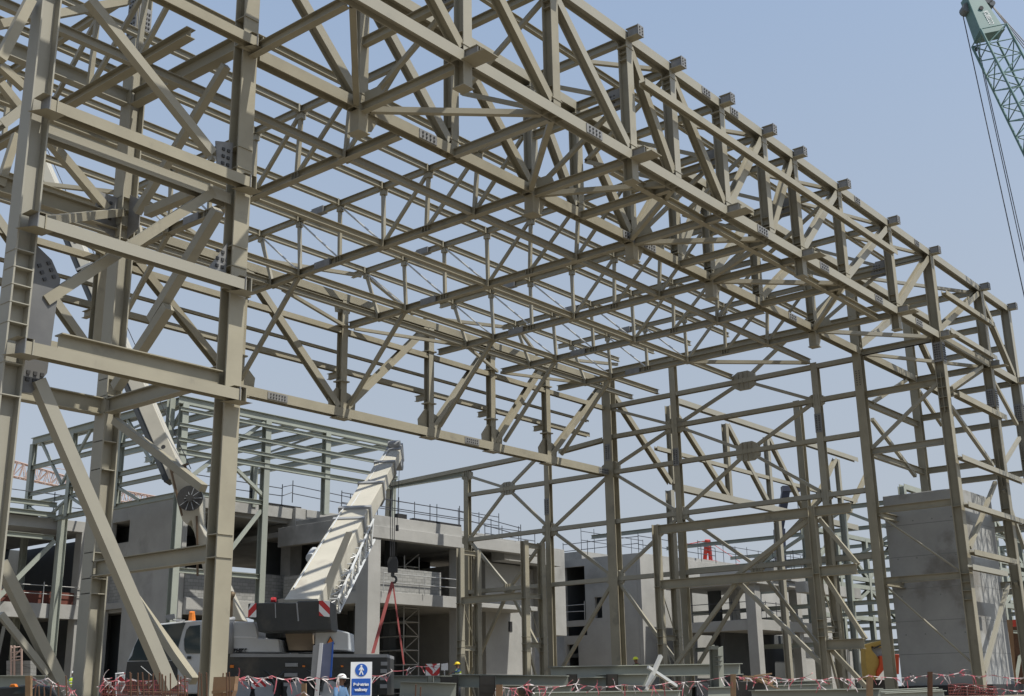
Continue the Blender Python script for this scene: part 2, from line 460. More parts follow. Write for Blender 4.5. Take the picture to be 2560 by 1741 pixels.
roof tie_rod R08 52.8 36.1 19.3 52.8 33.7 17.13 X
roof tie_rod R08 52.8 38.6 19.3 52.8 36.1 17.13 X
roof truss_diagonal P12 52.8 24.07 19.3 52.8 26.3 17.13 X
roof purlin B24 10 26.4 17 57.6 26.4 17 Z
roof purlin B24 10 31.1 17 57.6 31.1 17 Z
roof purlin B24 10 36 17 57.6 36 17 Z
roof purlin B24 10 37.8 17 57.6 37.8 17 Z
roof purlin B22 10 26.2 19.47 57.6 26.2 19.47 Z
roof purlin B22 10 28.7 19.47 57.6 28.7 19.47 Z
roof purlin B22 10 31.15 19.47 57.6 31.15 19.47 Z
roof purlin B22 10 33.65 19.47 57.6 33.65 19.47 Z
roof purlin B22 10 36.15 19.47 57.6 36.15 19.47 Z
roof purlin B22 10 38.65 19.47 57.6 38.65 19.47 Z
roof end_beam B45 57.6 23.77 18.75 57.6 39.7 18.75 Z
roof knee_brace P16 24 39.6 13.1 24 36.05 16.88 X
roof knee_brace P16 30.35 39.6 13.1 30.35 36.05 16.88 X
roof knee_brace P16 36.6 39.6 13.1 36.6 36.05 16.88 X
roof knee_brace P16 42.75 39.6 13.1 42.75 36.05 16.88 X
roof knee_brace P16 47.8 39.6 13.1 47.8 36.05 16.88 X
roof knee_brace P16 52.8 39.6 13.1 52.8 36.05 16.88 X
roof lateral_brace P14 36.9 39.7 16.9 42.3 37.85 16.9 Z
roof lateral_brace P14 47.7 39.7 16.9 52.4 37.85 16.9 Z
roof lateral_brace P14 31 37.85 16.9 36.2 39.7 16.9 Z
roof lateral_brace P14 43 37.85 16.9 47.4 39.7 16.9 Z
roof lateral_brace P14 19 37.85 16.9 23.6 39.7 16.9 Z
roof lateral_brace P14 24 39.7 16.9 30 37.85 16.9 Z
roof lateral_brace P16 43 41 19.2 47.6 38.75 19.2 Z
roof lateral_brace P16 53.3 41 19.2 57.6 38.75 19.2 Z
roof lateral_brace P16 31 41 19.2 36.4 38.75 19.2 Z
roof lateral_brace P16 37 38.75 19.2 42.2 41 19.2 Z
roof lateral_brace P16 48.2 38.75 19.2 52.6 41 19.2 Z
roof lateral_brace P16 20 41 19.2 23.8 38.7 19.2 Z
roof lateral_brace P16 24.4 38.7 19.2 30 41 19.2 Z
roof lateral_brace P18 53.1 31 16.95 57.5 26.5 16.95 Z
far chord H40 10 39.84 12.72 57.5 39.84 12.72 Y
far chord H35 10 39.84 18.3 57.5 39.84 18.3 Y
far post H35 18 39.84 12.9 18 39.84 18.15 Y
far post H35 23.6 39.84 12.9 23.6 39.84 18.15 Y
far post H35 30.4 39.84 12.9 30.4 39.84 18.15 Y
far post H35 36.3 39.84 12.9 36.3 39.84 18.15 Y
far post H35 42.2 39.84 12.9 42.2 39.84 18.15 Y
far post H35 47 39.84 12.9 47 39.84 18.15 Y
far post H35 51.8 39.84 12.9 51.8 39.84 18.15 Y
far diagonal H32 18.2 39.84 18.1 23.35 39.84 13 Y
far diagonal H32 23.8 39.84 18.1 30.15 39.84 13 Y
far diagonal H32 30.6 39.84 18.1 36.05 39.84 13 Y
far diagonal H32 36.55 39.84 13 41.95 39.84 18.1 Y
far diagonal H32 42.45 39.84 13 46.75 39.84 18.1 Y
far diagonal H32 47.25 39.84 13 51.55 39.84 18.1 Y
far diagonal H32 52.05 39.84 13 57.45 39.84 18.1 Y
far girt H25 10 39.84 16.65 57.5 39.84 16.65 Y
far girt B16 10 40.7 15.9 57 40.7 15.9 Y
far girt B16 10 40.7 17 57 40.7 17 Y
far girt H25 10 40.7 15.05 57 40.7 15.05 Y
far corbel B25 23.6 40.75 14.6 23.6 39.95 14.6 Z
far corbel B25 30.4 40.75 14.6 30.4 39.95 14.6 Z
far corbel B25 36.3 40.75 14.6 36.3 39.95 14.6 Z
far corbel B25 42.2 40.75 14.6 42.2 39.95 14.6 Z
far corbel B25 47 40.75 14.6 47 39.95 14.6 Z
far corbel B25 51.8 40.75 14.6 51.8 39.95 14.6 Z
far chord H35 65.95 39.84 18.61 94.15 39.84 18.61 Y
far chord H40 65.87 39.84 12.81 92.77 39.84 12.81 Y
far post H35 64.9 39.84 12.95 64.9 39.84 18.1 Y
far post H35 72.19 39.84 12.95 72.19 39.84 18.1 Y
far post H35 78.24 39.84 12.95 78.24 39.84 18.1 Y
far post H35 84.12 39.84 12.95 84.12 39.84 18.1 Y
far post H35 90.27 39.84 12.95 90.27 39.84 18.1 Y
far diagonal H32 58 39.84 18.1 64.6 39.84 13 Y
far diagonal H32 65.2 39.84 18.1 71.89 39.84 13 Y
far diagonal H32 72.49 39.84 18.1 77.94 39.84 13 Y
far diagonal H32 78.54 39.84 18.1 83.82 39.84 13 Y
far diagonal H32 84.42 39.84 13.1 89.97 39.84 18.1 Y
far diagonal H32 90.57 39.84 13.1 96.57 39.84 18.1 Y
far post H35 96.87 39.84 12.95 96.87 39.84 18.1 Y
far girt H25 63.11 39.84 15.04 93.33 39.84 15.04 Y
far column H40 64.5 39.84 0 64.5 39.84 12.5 Y
far column H40 79 39.84 0 79 39.84 12.5 Y
wall column C45 57.7 23.77 0 57.7 23.77 21.6 X
wall column C36 57.7 26.2 0 57.7 26.2 16.9 X
wall column C36 57.7 35 0 57.7 35 18.9 X
wall column C60 57.7 39.6 0 57.7 39.6 18.4 X
wall column C36 57.7 44.35 0 57.7 44.35 14.6 X
wall column C36 57.7 51 0 57.7 51 13.9 X
wall wall_beam B30 57.7 23.8 16.7 57.7 39.6 16.7 X
wall wall_beam B30 57.7 23.8 14.85 57.7 39.6 14.85 X
wall wall_beam B30 57.7 23.8 12.72 57.7 51 12.72 X
wall wall_beam B30 57.7 23.8 9.8 57.7 51 9.8 X
wall wall_beam B30 57.7 23.8 6.5 57.7 51 6.5 X
wall cross_brace P17 57.7 30.45 16.7 57.7 26.3 14.85 X
wall cross_brace P17 57.7 26.3 14.85 57.7 30.5 12.7 X
wall cross_brace P17 57.7 30.5 12.7 57.7 35 14.85 X
wall cross_brace P17 57.7 35 14.85 57.7 30.45 16.7 X
wall cross_brace P17 57.7 30.5 12.7 57.7 35 9.8 X
wall cross_brace P17 57.7 35 14.85 57.7 39.5 16.6 X
wall cross_brace P17 57.7 35 14.85 57.7 39.6 12.95 X
wall cross_brace P17 57.7 35 9.8 57.7 39.5 12.7 X
wall cross_brace P17 57.7 30.5 12.7 57.7 26.3 9.9 X
wall cross_brace P17 57.7 35 9.8 57.7 30.5 6.5 X
wall cross_brace P17 57.7 30.5 6.5 57.7 26.3 9.8 X
wall cross_brace P17 57.7 30.45 16.7 57.7 23.9 21 X
wall cross_brace P17 57.7 39.6 6.55 57.7 35 9.7 X
wall cross_brace P17 57.7 39.6 6.55 57.7 44.2 9.78 X
wall cross_brace P17 57.7 44.2 9.78 57.7 47.6 12.75 X
wall cross_brace P17 57.7 47.6 12.75 57.7 51 14 X
wall cross_brace P17 57.7 47.6 12.75 57.7 50.9 9.8 X
wall cross_brace P17 57.7 47.6 12.75 57.7 44.4 14.9 X
wall cross_brace P17 57.7 44.2 9.78 57.7 39.6 12.7 X
wall cross_brace P17 57.7 47.6 6.5 57.7 44.3 9.7 X
wall cross_brace P17 57.7 47.6 6.5 57.7 50.9 9.8 X
wall cross_brace P17 57.7 39.6 6.55 57.7 35.2 1 X
wall cross_brace P17 57.7 39.6 6.55 57.7 44.2 1 X
wall cross_brace P17 57.7 47.6 6.5 57.7 44.4 1.2 X
wall cross_brace P17 57.7 47.6 6.5 57.7 50.8 1.4 X
wall cross_brace P17 57.7 30.5 6.5 57.7 26.4 1 X
wall cross_brace P17 57.7 30.5 6.5 57.7 34.9 1 X
wall wall_beam B36 57.7 58.13 14.26 57.7 46 14.55 X
wall column C36 57.7 58.13 14.26 57.7 58.24 12.07 X
wall wall_beam B36 57.7 43.36 14.5 57.7 40.03 14.77 X
bay column C45 57.85 19.6 0 57.85 19.6 21.5 Y
bay column C45 65.35 19.6 0 65.35 19.6 21.5 Y
bay column C45 70.1 19.6 0 70.1 19.6 21.5 Y
bay column C40 65.35 23.77 0 65.35 23.77 21.4 X
bay column C40 70.1 23.77 0 70.1 23.77 21.4 X
bay girt H25 58 19.05 19.3 65.4 19.05 19.3 Y
bay girt H25 58 19.05 17.3 65 19.05 17.3 Y
bay girt H30 58 19.05 14 65.2 19.05 14 Y
bay girt H25 57.35 19.05 10.77 67.13 19.05 10.77 Y
bay girt H25 57.36 19.05 8.49 66.14 19.05 8.49 Y
bay girt H25 57.37 19.05 6.23 64.1 19.05 6.23 Y
bay girt H25 56.88 19.05 5.5 61.9 19.05 5.5 Y
bay brace P18 59.01 19.6 14.6 64.27 19.6 16.8 Y
bay brace P18 58.55 19.6 13.58 63.94 19.6 11.32 Y
bay brace P18 65.57 19.6 16.57 69.23 19.6 14.41 Y
bay brace P18 65.52 19.6 11.49 69.35 19.6 13.64 Y
bay brace P18 58.74 19.6 6.59 64 19.6 10.44 Y
bay brace P18 58.62 19.6 0.8 63.9 19.6 5.16 Y
bay brace P18 65.29 19.6 10.23 67.39 19.6 7.26 Y
bay brace P18 65.23 19.6 5.39 66.01 19.6 4.11 Y
bay brace P18 58.98 23.77 14.54 64.13 23.77 16.76 Y
bay brace P18 58.75 23.77 13.62 63.92 23.77 11.3 Y
bay brace P18 65.73 23.77 16.61 69.1 23.77 14.99 Y
bay brace P18 58.95 23.77 17.84 62.39 23.77 19.98 Y
bay brace H30 57.9 19.6 17.4 65.1 19.6 21.2 Y
bay brace H30 65.5 19.6 21.2 69.9 19.6 17.3 Y
bay brace H30 57.9 23.77 17.4 65.1 23.77 21.2 Y
bay brace H30 65.5 23.77 21.2 69.9 23.77 17.3 Y
bay beam B30 57.9 23.77 14.4 65.3 23.77 14.4 Z
bay beam B30 57.9 23.77 11.7 65.3 23.77 11.7 Z
bay beam B30 57.9 23.77 8.6 65.3 23.77 8.6 Z
bay beam B30 57.9 23.77 5.2 65.3 23.77 5.2 Z
bay beam B30 57.85 19.8 21.4 57.85 23.57 21.4 Z
bay beam B30 57.85 19.8 19.2 57.85 23.57 19.2 Z
bay beam B30 57.85 19.8 17 57.85 23.57 17 Z
bay beam B30 57.85 19.8 14.75 57.85 23.57 14.75 Z
bay beam B30 57.85 19.8 11.75 57.85 23.57 11.75 Z
bay beam B30 57.85 19.8 8.75 57.85 23.57 8.75 Z
bay beam B30 57.85 19.8 5.25 57.85 23.57 5.25 Z
bay beam B30 65.35 19.8 21.4 65.35 23.57 21.4 Z
bay beam B30 65.35 19.8 19.2 65.35 23.57 19.2 Z
bay beam B30 65.35 19.8 17 65.35 23.57 17 Z
bay beam B30 65.35 19.8 14.75 65.35 23.57 14.75 Z
bay beam B30 65.35 19.8 11.75 65.35 23.57 11.75 Z
bay beam B30 65.35 19.8 8.75 65.35 23.57 8.75 Z
bay beam B30 65.35 19.8 5.25 65.35 23.57 5.25 Z
bay beam B30 70.1 19.8 21.4 70.1 23.57 21.4 Z
bay beam B30 70.1 19.8 19.2 70.1 23.57 19.2 Z
bay beam B30 70.1 19.8 17 70.1 23.57 17 Z
bay beam B30 70.1 19.8 14.75 70.1 23.57 14.75 Z
bay beam B30 70.1 19.8 11.75 70.1 23.57 11.75 Z
bay beam B30 70.1 19.8 8.75 70.1 23.57 8.75 Z
bay beam B30 70.1 19.8 5.25 70.1 23.57 5.25 Z
bay brace P16 57.8 23.57 11.9 57.8 19.8 14.7 X
bay rod R10 57.8 23.57 8.5 57.8 19.8 5.4 X
bay rod R10 57.8 23.57 5 57.8 19.8 1.2 X
bay brace P16 58 23.67 17 65.2 19.8 17 Z
bay brace P16 65.5 19.8 17 70 23.57 17 Z
bay brace P16 65.5 19.8 21.3 70 23.57 21.3 Z
bay brace P16 58 23.67 21.3 65.2 19.8 21.3 Z
bay column C40 65.35 31 0 65.35 31 17 X
bay column C40 65.35 39.84 12.5 65.35 39.84 18 X
tower column C47 12.12 23.77 0 12.12 23.77 24 X
tower column C48 17.85 23.77 0 17.85 23.77 24 Y
tower column C50 18.2 29.7 0 18.2 29.7 22 X
tower girt H28 9 23.27 17.08 17.78 23.27 17.08 Y
tower girt H28 12.1 23.27 12.97 17.78 23.27 12.97 Y
tower girt H28 12.1 23.27 10.15 17.78 23.27 10.15 Y
tower girt H28 12.1 23.27 7.28 17.78 23.27 7.28 Y
tower brace P24 13.18 23.82 16.44 16.97 23.82 13.73 Y
tower brace P24 12.8 23.82 8.62 17.05 23.82 12.64 Y
tower brace P28 12.79 23.77 6.79 16.68 23.77 0.36 Y
tower beam H30 12.37 23.87 12.62 17.6 23.87 12.62 Y
tower beam B45 13.22 23.82 7.72 17.6 23.82 7.72 Z
tower brace P22 12.32 23.95 10.4 18 29.5 14 Z
tower brace P26 18.1 28.29 13.68 18.1 25.56 13.66 X
tower beam B45 18.1 23.9 17.65 18.1 29.5 17.75 Z
tower beam B40 18.1 23.9 8.1 18.1 29.5 8.1 Z
tower beam B40 18.1 23.9 3.55 18.1 29.5 3.55 Z
tower beam B45 9 29.7 17.8 17.95 29.7 17.8 Z
tower beam B45 9 29.7 13.7 17.95 29.7 13.7 Z
tower beam B45 9 29.7 8.1 17.95 29.7 8.1 Z
tower brace P22 18.1 24.96 17.2 18.1 28.86 13.84 X
tower brace P28 18.1 24.94 12.81 18.1 27.68 10.26 X
tower brace P28 18.1 26.94 10.5 18.1 29.22 8.61 X
tower brace P24 15.56 29.7 15.57 17.6 29.7 14.03 Y
tower brace P28 15.48 29.7 3.56 17.83 29.7 0.01 Y
tower brace P16 15.62 29.7 2.27 17.06 29.7 0.82 Y
tower brace P22 11.17 23.77 13.92 11.71 23.77 15.71 Y
tower beam P22 12.58 27 16.77 16.1 27 19.16 Y
tower brace P20 12.76 27 15.17 13.32 27 14.72 Y
tower brace P20 12.71 27 15.64 13.39 27 15.3 Y
tower beam B30 12.88 27 14.02 13.37 27 14.66 Y
tower brace P20 14.36 29.7 13.67 14.66 29.7 15.34 Y
tower brace P20 18.1 29.13 7.63 18.1 24.89 5.21 X
tower brace P20 18.1 28.79 3.61 18.1 24.82 0.52 X
"""
# ---------------------------------------------------------------- the steelwork: part, section, from, to, depth axis
T = {}
T['front'] = thing("box_truss", "tall khaki box truss along the front top, with square stubs along its upper chord", "truss", (38, 21.7, 17))
T['roof'] = thing("roof_frame", "grid of slim roof trusses and purlins seen from below in the middle", "roof frame", (40, 31, 17))
T['far'] = thing("box_truss", "lower single truss across the back with deep bottom chord above the mobile crane", "truss", (40, 39.84, 12.7))
T['wall'] = thing("braced_wall", "tall end wall of columns and thin X braces with round gusset plates", "steel frame", (57.7, 38, 0))
T['bay'] = thing("braced_bay", "braced column bay standing around the concrete shaft at right", "steel frame", (64, 21.7, 0))
T['tower'] = thing("braced_tower", "nearest heavy column bay with thick diagonals at the left edge", "steel frame", (16, 26, 0))
PARTS = {}
for line in MEMBERS.strip().splitlines():
    f = line.split()
    mb = MB()
    a = [float(x) for x in f[3:6]]; b = [float(x) for x in f[6:9]]
    section(mb, f[2], a, b, f[9])
    PARTS[(f[0], f[1], round(a[0], 1), round(a[1], 1))] = mb.build(f[1], GALV if f[1] == 'tie_rod' else STEEL, T[f[0]])
# ---------------------------------------------------------------- from a pixel of the 2560 px photograph to a real point
CM = Matrix(CR)
FPX = 2971.2
def ray(x, y):
    v = Vector(((x - 1280) / FPX, (y - 870.5) / FPX, 1))
    return Vector([sum(CM[i][k] * v[i] for i in range(3)) for k in range(3)])
def at(x, y, d): return ray(x, y) * d
def onx(x, y, X): r = ray(x, y); return r * (X / r.x)
def ony(x, y, Y): r = ray(x, y); return r * (Y / r.y)
CU = Vector((CR[0][0], CR[0][1], 0)).normalized()            # to the right of the view, level
CW = Vector((-CU.y, CU.x, 0))                                # away from the camera, level
UZ = Vector((0, 0, 1))
GZ = -0.25
def outline(mb, pts, d, t, mi=0):
    """an outline given in pixels, standing at depth d, t metres thick"""
    A = [at(x, y, d) for x, y in pts]
    n = len(A)
    mb.poly(A + [p + CW * t for p in A], [tuple(range(n)), tuple(range(n, 2 * n))[::-1]] + [(i, (i + 1) % n, (i + 1) % n + n, i + n) for i in range(n)], mi)
def pbox(mb, x0, y0, x1, y1, d, t, mi=0): outline(mb, [(x0, y0), (x1, y0), (x1, y1), (x0, y1)], d, t, mi)
def text(body, name, p, h, mat_, parent, u=None, v=None, n_off=.01, shear=0, bold=0, sx=1.0, center=False):
    cu = bpy.data.curves.new(name, 'FONT')
    cu.body = body; cu.size = h * 1.38; cu.extrude = .004; cu.shear = shear; cu.offset = bold
    if center: cu.align_x = 'CENTER'
    tmp = bpy.data.objects.new(name, cu); COL.objects.link(tmp)
    dg = bpy.context.evaluated_depsgraph_get()
    me = bpy.data.meshes.new_from_object(tmp.evaluated_get(dg))
    bpy.data.objects.remove(tmp)
    u = u or CU; v = v or UZ; w = u.cross(v)
    off = Vector((0, 0, 0)); q = parent
    while q is not None: off += Vector(q.location); q = q.parent
    for x in me.vertices:
        c = x.co; x.co = p + u * (c.x * sx) + v * c.y + w * (c.z + n_off) - off
    me.materials.clear(); me.materials.append(mat_)
    for f in me.polygons: f.material_index = 0
    o = bpy.data.objects.new(name, me); COL.objects.link(o); o.parent = parent
    return o
# ---------------------------------------------------------------- gussets, stub ends, stiffeners and splices
def bolts(mb, c, u, v, n, nu, nv, du, dv, r=.022, mi=1):
    for i in range(nu):
        for j in range(nv):
            p = Vector(c) + u * ((i - (nu - 1) / 2) * du) + v * ((j - (nv - 1) / 2) * dv)
            mb.box(p, (r, r, .02), (u, v, n), mi)
X_, Y_, Z_ = Vector((1, 0, 0)), Vector((0, 1, 0)), Vector((0, 0, 1))
NX = [22.1, 26.2, 30.4, 33.15, 36.65, 40.03, 42.7, 47.0, 52.55, 57.85, 65.35, 70.1]
for i, x in enumerate(NX):
    if i >= 1:
        mb = MB()                                            # stub on the top chord with its grey end plate
        section(mb, 'H35', (x, 19.42, 21.56), (x, 18.96, 21.56), 'Z', 0)
        mb.box((x, 18.94, 21.56), (.17, .015, .2), None, 1)
        mb.box((x - .12, 19.18, 21.56), (.012, .2, .16), None, 1)
        bolts(mb, (x, 18.925, 21.56), X_, Z_, Y_, 2, 3, .16, .11, mi=2)
        mb.build('stub', [STEEL, PRIMER, BOLT], T['front'])
    if i % 2 == 0 or i in (9, 11):
        mb = MB()                                            # bracket on the bottom chord
        section(mb, 'H30', (x, 19.42, 17.12), (x, 18.95, 17.12), 'Z', 0)
        mb.box((x - .1, 19.18, 17.12), (.012, .22, .14), None, 1)
        mb.box((x + .02, 19.0, 16.93), (.3, .42, .012), None, 0)
        if i in (0, 2, 6, 8):
            section(mb, 'H35', (x, 19.6, 16.9), (x, 19.6, 16.2), 'Y', 0)
            mb.box((x, 19.6, 16.19), (.22, .22, .015), None, 0)
        mb.build('bracket', [STEEL, PRIMER], T['front'])
    for y in (19.6, 23.77):
        if i < 9:                                            # node plates of the truss, stiffeners across the chord
            mb = MB()
            for s in (-1, 1):
                mb.poly([(x - .55, y + s * .19, 17.2), (x + .55, y + s * .19, 17.2), (x + .3, y + s * .19, 17.85), (x - .3, y + s * .19, 17.85)], [(0, 1, 2, 3)], 0) if False else None
                for dx in (-.35, 0, .35): mb.box((x + dx, y, 17.08 - .085 * s), (.008, .16, .08), None, 0)
            mb.box((x, y, 17.45), (.24, .2, .016), None, 0)
            mb.box((x, y, 21.1), (.24, .2, .016), None, 0)
            for k in (17.6, 17.9, 20.9, 20.65): mb.box((x, y, k), (.16, .16, .008), None, 0)
            mb.join(PARTS[('front', 'post', round(x, 1), round(y, 1))])
    if i < 9 and i % 2 == 0:
        mb = MB()
        mb.poly([(x - .01, 19.8, 18.95), (x - .01, 20.5, 18.95), (x - .01, 20.6, 19.2), (x - .01, 20.3, 19.75), (x - .01, 19.8, 19.75)], [(0, 1, 2, 3, 4)], 0)
        mb.poly([(x + .02, 19.8, 18.95), (x + .02, 20.5, 18.95), (x + .02, 20.6, 19.2), (x + .02, 20.3, 19.75), (x + .02, 19.8, 19.75)], [(0, 1, 2, 3, 4)], 0)
        bolts(mb, (x - .02, 20.25, 19.4), Y_, Z_, X_, 3, 3, .13, .13, mi=1)
        mb.build('gusset_plate', [PRIMER, BOLT], T['front'])
        mb = MB()
        mb.box((x, 23.77, 16.55), (.19, .19, .36), None, 0)                      # stub under the inner chord
        mb.box((x, 23.77, 16.2), (.24, .24, .015), None, 0)
        mb.poly([(x + .2, 23.7, 17.0), (x + .8, 23.7, 17.0), (x + .45, 23.7, 16.4), (x + .2, 23.7, 16.3)], [(0, 1, 2, 3)], 0)
        mb.poly([(x, 23.55, 17.5), (x, 22.9, 17.5), (x, 22.7, 17.0), (x, 23.55, 17.0)], [(0, 1, 2, 3)], 0)
        mb.build('hanging_stub', [STEEL], T['front'])
def splice(parent, c, ax, size, u, v, n, nu, nv):
    mb = MB()
    mb.box(c, (size[0], size[1], .012), (u, v, n), 0)
    bolts(mb, Vector(c) + n * .02, u, v, n, nu, nv, size[0] * 1.7 / max(nu, 2), size[1] * 1.7 / max(nv, 2), .028, 1)
    mb.build('splice_plate', [PRIMER, BOLT], parent)
for x in (28.1, 39.2, 44.6, 50.2, 55.0): splice(T['front'], (x, 19.405, 17.08), 0, (.42, .15), X_, Z_, -Y_, 4, 2)
for x in (35.5, 37.6, 48.9, 56.0): splice(T['front'], (x, 19.405, 21.5), 0, (.3, .14), X_, Z_, -Y_, 3, 2)
for x in (24.9, 36.2, 37.7, 50.0): splice(T['front'], (x, 23.575, 17.08), 0, (.4, .15), X_, Z_, -Y_, 4, 2)
for x in (32.4, 45.2, 57.0): splice(T['far'], (x, 39.615, 12.72), 0, (.55, .16), X_, Z_, -Y_, 6, 2)
for x, y in ((57.85, 19.6), (65.35, 19.6), (70.1, 19.6)):
    for n, u, o in ((-X_, Y_, .25), (-Y_, X_, .25)):
        splice(T['bay'], Vector((x, y, 16.2 if x < 60 else 15.2)) + n * o, 0, (.2, .5), u, Z_, n, 3, 7)
for y, z in ((26.2, 13.6), (23.77, 15.6), (35, 13.0), (39.6, 13.9), (44.35, 11.2)):
    splice(T['wall'], (57.7 - .32 if y == 39.6 else 57.7 - .2, y, z), 0, (.19, .5), Y_, Z_, -X_, 2, 7)
splice(T['tower'], (18.2 - .27, 29.7, 20.6), 0, (.24, .75), Y_, Z_, -X_, 3, 8)
splice(T['tower'], (18.2, 29.7 - .28, 20.2), 0, (.22, .75), X_, Z_, -Y_, 4, 8)
# end wall gusset plates, thick octagons where the X braces meet
for y, z, w in ((30.45, 16.7, .85), (26.3, 14.85, .55), (30.5, 12.72, .85), (35, 14.85, .72), (35, 9.8, .6), (39.6, 12.9, .75), (39.6, 6.55, .7), (44.3, 9.8, .65), (47.6, 12.75, .65), (47.6, 6.5, .5), (51, 9.8, .5), (51, 14, .5), (30.5, 6.5, .5), (26.3, 9.8, .5)):
    mb = MB()
    k = .45; w *= .82
    pr = [(-w, -w * k), (-w * k, -w * .75), (w * k, -w * .75), (w, -w * k), (w, w * k), (w * k, w * .75), (-w * k, w * .75), (-w, w * k)]
    mb.prism(pr, (57.7 - .1, y, z), (57.7 + .1, y, z), Y_, Z_, 0)
    for q in (-.4, 0, .4): mb.box((57.58, y + q * w, z), (.06, .008, w * .7), None, 0)
    mb.build('gusset_plate', [STEEL], T['wall'])
# brackets that carry the girts of the near tower, stiffeners in its columns
for x in (12.12, 17.75):
    for z in (17.1, 12.97, 10.15, 7.28):
        if x < 13 and z > 17: continue
        mb = MB()
        mb.poly([(x - .2, 23.53, z + .2), (x + .2, 23.53, z + .2), (x + .2, 23.12, z + .2), (x - .2, 23.12, z + .2)], [(0, 1, 2, 3)], 0)
        mb.poly([(x - .32, 23.53, z - .16), (x + .32, 23.53, z - .16), (x + .36, 23.08, z - .16), (x - .1, 23.08, z - .16)], [(0, 1, 2, 3)], 0)
        mb.box((x - .02, 23.3, z + .02), (.012, .2, .17), None, 1)
        mb.box((x + .16, 23.3, z + .02), (.012, .2, .17), None, 0)
        mb.build('bracket', [STEEL, PRIMER], T['tower'])
for x, y, zs in ((12.12, 23.77, (6.3, 7.0, 7.9, 8.35, 8.75, 9.15, 9.55)), (17.85, 23.77, (10.2, 10.75, 11.3, 13.5, 14.1, 17.2, 18.0, 3.9, 3.35)), (18.2, 29.7, (13.2, 13.6, 14.1, 14.5, 6.3, 7.1, 8.4, 8.9, 2.9, 3.3, 4.0))):
    mb = MB()
    for z in zs: mb.box((x - .02, y - .02, z), (.23, .22, .012), None, 0)
    mb.join(PARTS[('tower', 'column', round(x, 1), round(y, 1))])
for x, zs in ((57.85, (16.5, 14.9, 14.4, 13.9, 13.4, 8.5, 5.3, 4.9, 4.5, 4.1)), (65.35, (16.9, 17.3, 13.6, 9.2, 8.6)), (70.1, (17.3, 16.9, 12.5, 12, 11.5))):
    mb = MB()
    for z in zs: mb.box((x, 19.6, z), (.21, .2, .012), None, 0)
    mb.box((x - .12, 19.6, (zs[2] + zs[3]) / 2), (.1, .01, 1.0), None, 0)
    mb.join(PARTS[('bay', 'column', round(x, 1), 19.6)])
mb = MB()
outl = [(12.36, 9.9), (12.85, 9.6), (13.1, 9.2), (13.05, 8.3), (13.0, 7.0), (12.7, 6.5), (12.36, 6.45)]
mb.prism(outl, (0, 23.75, 0), (0, 23.79, 0), X_, Z_, 0)
bolts(mb, (12.75, 23.74, 9.3), (X_ + Z_ * .55).normalized(), (Z_ - X_ * .55).normalized(), Y_, 2, 3, .24, .16, .04, 1)
bolts(mb, (12.72, 23.74, 6.85), X_, Z_, Y_, 3, 2, .16, .16, .04, 1)
mb.build('gusset_plate', [mat('dark_plate', (.10, .10, .10, 1), (.14, .14, .135, 1), rough=.5, scale=1), BOLT], T['tower'])
for z, s in ((13.75, 1), (10.9, -1)):
    mb = MB()
    mb.prism([(17.6, z + .5), (17.05, z + .35 * s), (17.15, z - .45), (17.6, z - .5)], (0, 23.77, 0), (0, 23.8, 0), X_, Z_, 0)
    bolts(mb, (17.38, 23.755, z), X_, Z_, Y_, 2, 3, .16, .2, .04, 1)
    mb.build('gusset_plate', [PRIMER, BOLT], T['tower'])
mb = MB()
mb.prism([(29.45, 14.6), (28.9, 14.3), (28.85, 13.4), (29.45, 13.2)], (18.19, 0, 0), (18.22, 0, 0), Y_, Z_, 0)
mb.prism([(17.95, 14.5), (17.3, 14.5), (17.2, 13.5), (17.95, 13.2)], (0, 29.69, 0), (0, 29.72, 0), X_, Z_, 0)
bolts(mb, (17.55, 29.66, 14), X_, Z_, Y_, 3, 3, .17, .25, .04, 1)
mb.build('gusset_plate', [PRIMER, BOLT], T['tower'])
# roof: small end plates where the purlins meet the trusses
for x in (24.0, 30.35, 36.6, 42.75, 47.8, 52.8):
    mb = MB()
    for y in (26.2, 28.7, 31.15, 33.65, 36.15, 38.65):
        for s in (-1, 1): mb.box((x + s * .17, y, 19.45), (.03, .1, .15), None, 0)
        mb.box((x, y - .02, 19.18), (.1, .12, .1), None, 0)
    for y in (26.4, 31.1, 36.0, 37.8):
        for s in (-1, 1): mb.box((x + s * .19, y, 16.99), (.03, .16, .16), None, 0)
    for y in (28.8, 33.6):
        for s in (-.15, 0, .15): mb.box((x, y + s, 16.98), (.13, .007, .12), None, 0)
    mb.build('cleat', STEEL, T['roof'])
    mb = MB()
    mb.box((x, 34.5, 17.0), (.16, .45, .15), None, 0); mb.box((x, 34.9, 19.46), (.14, .35, .14), None, 0)
    mb.build('splice_plate', PRIMER, T['roof'])
# far truss node plates
for x in (30.4, 36.3, 42.2, 47.0, 51.8):
    mb = MB()
    mb.prism([(x - .75, 12.9), (x + .85, 12.9), (x + .9, 13.4), (x + .55, 13.7), (x - .3, 13.9), (x - .8, 13.3)], (0, 39.82, 0), (0, 39.86, 0), X_, Z_, 0)
    mb.prism([(x - .6, 18.1), (x + .5, 18.1), (x + .4, 17.6), (x - .5, 17.5)], (0, 39.82, 0), (0, 39.86, 0), X_, Z_, 0)
    mb.box((x, 39.84, 14.2), (.28, .26, .03), None, 0)
    mb.box((x, 39.84, 16.9), (.3, .26, .03), None, 0)
    mb.box((x, 39.84, 12.46), (.45, .25, .02), None, 0)
    mb.build('node_plate', STEEL, T['far'])
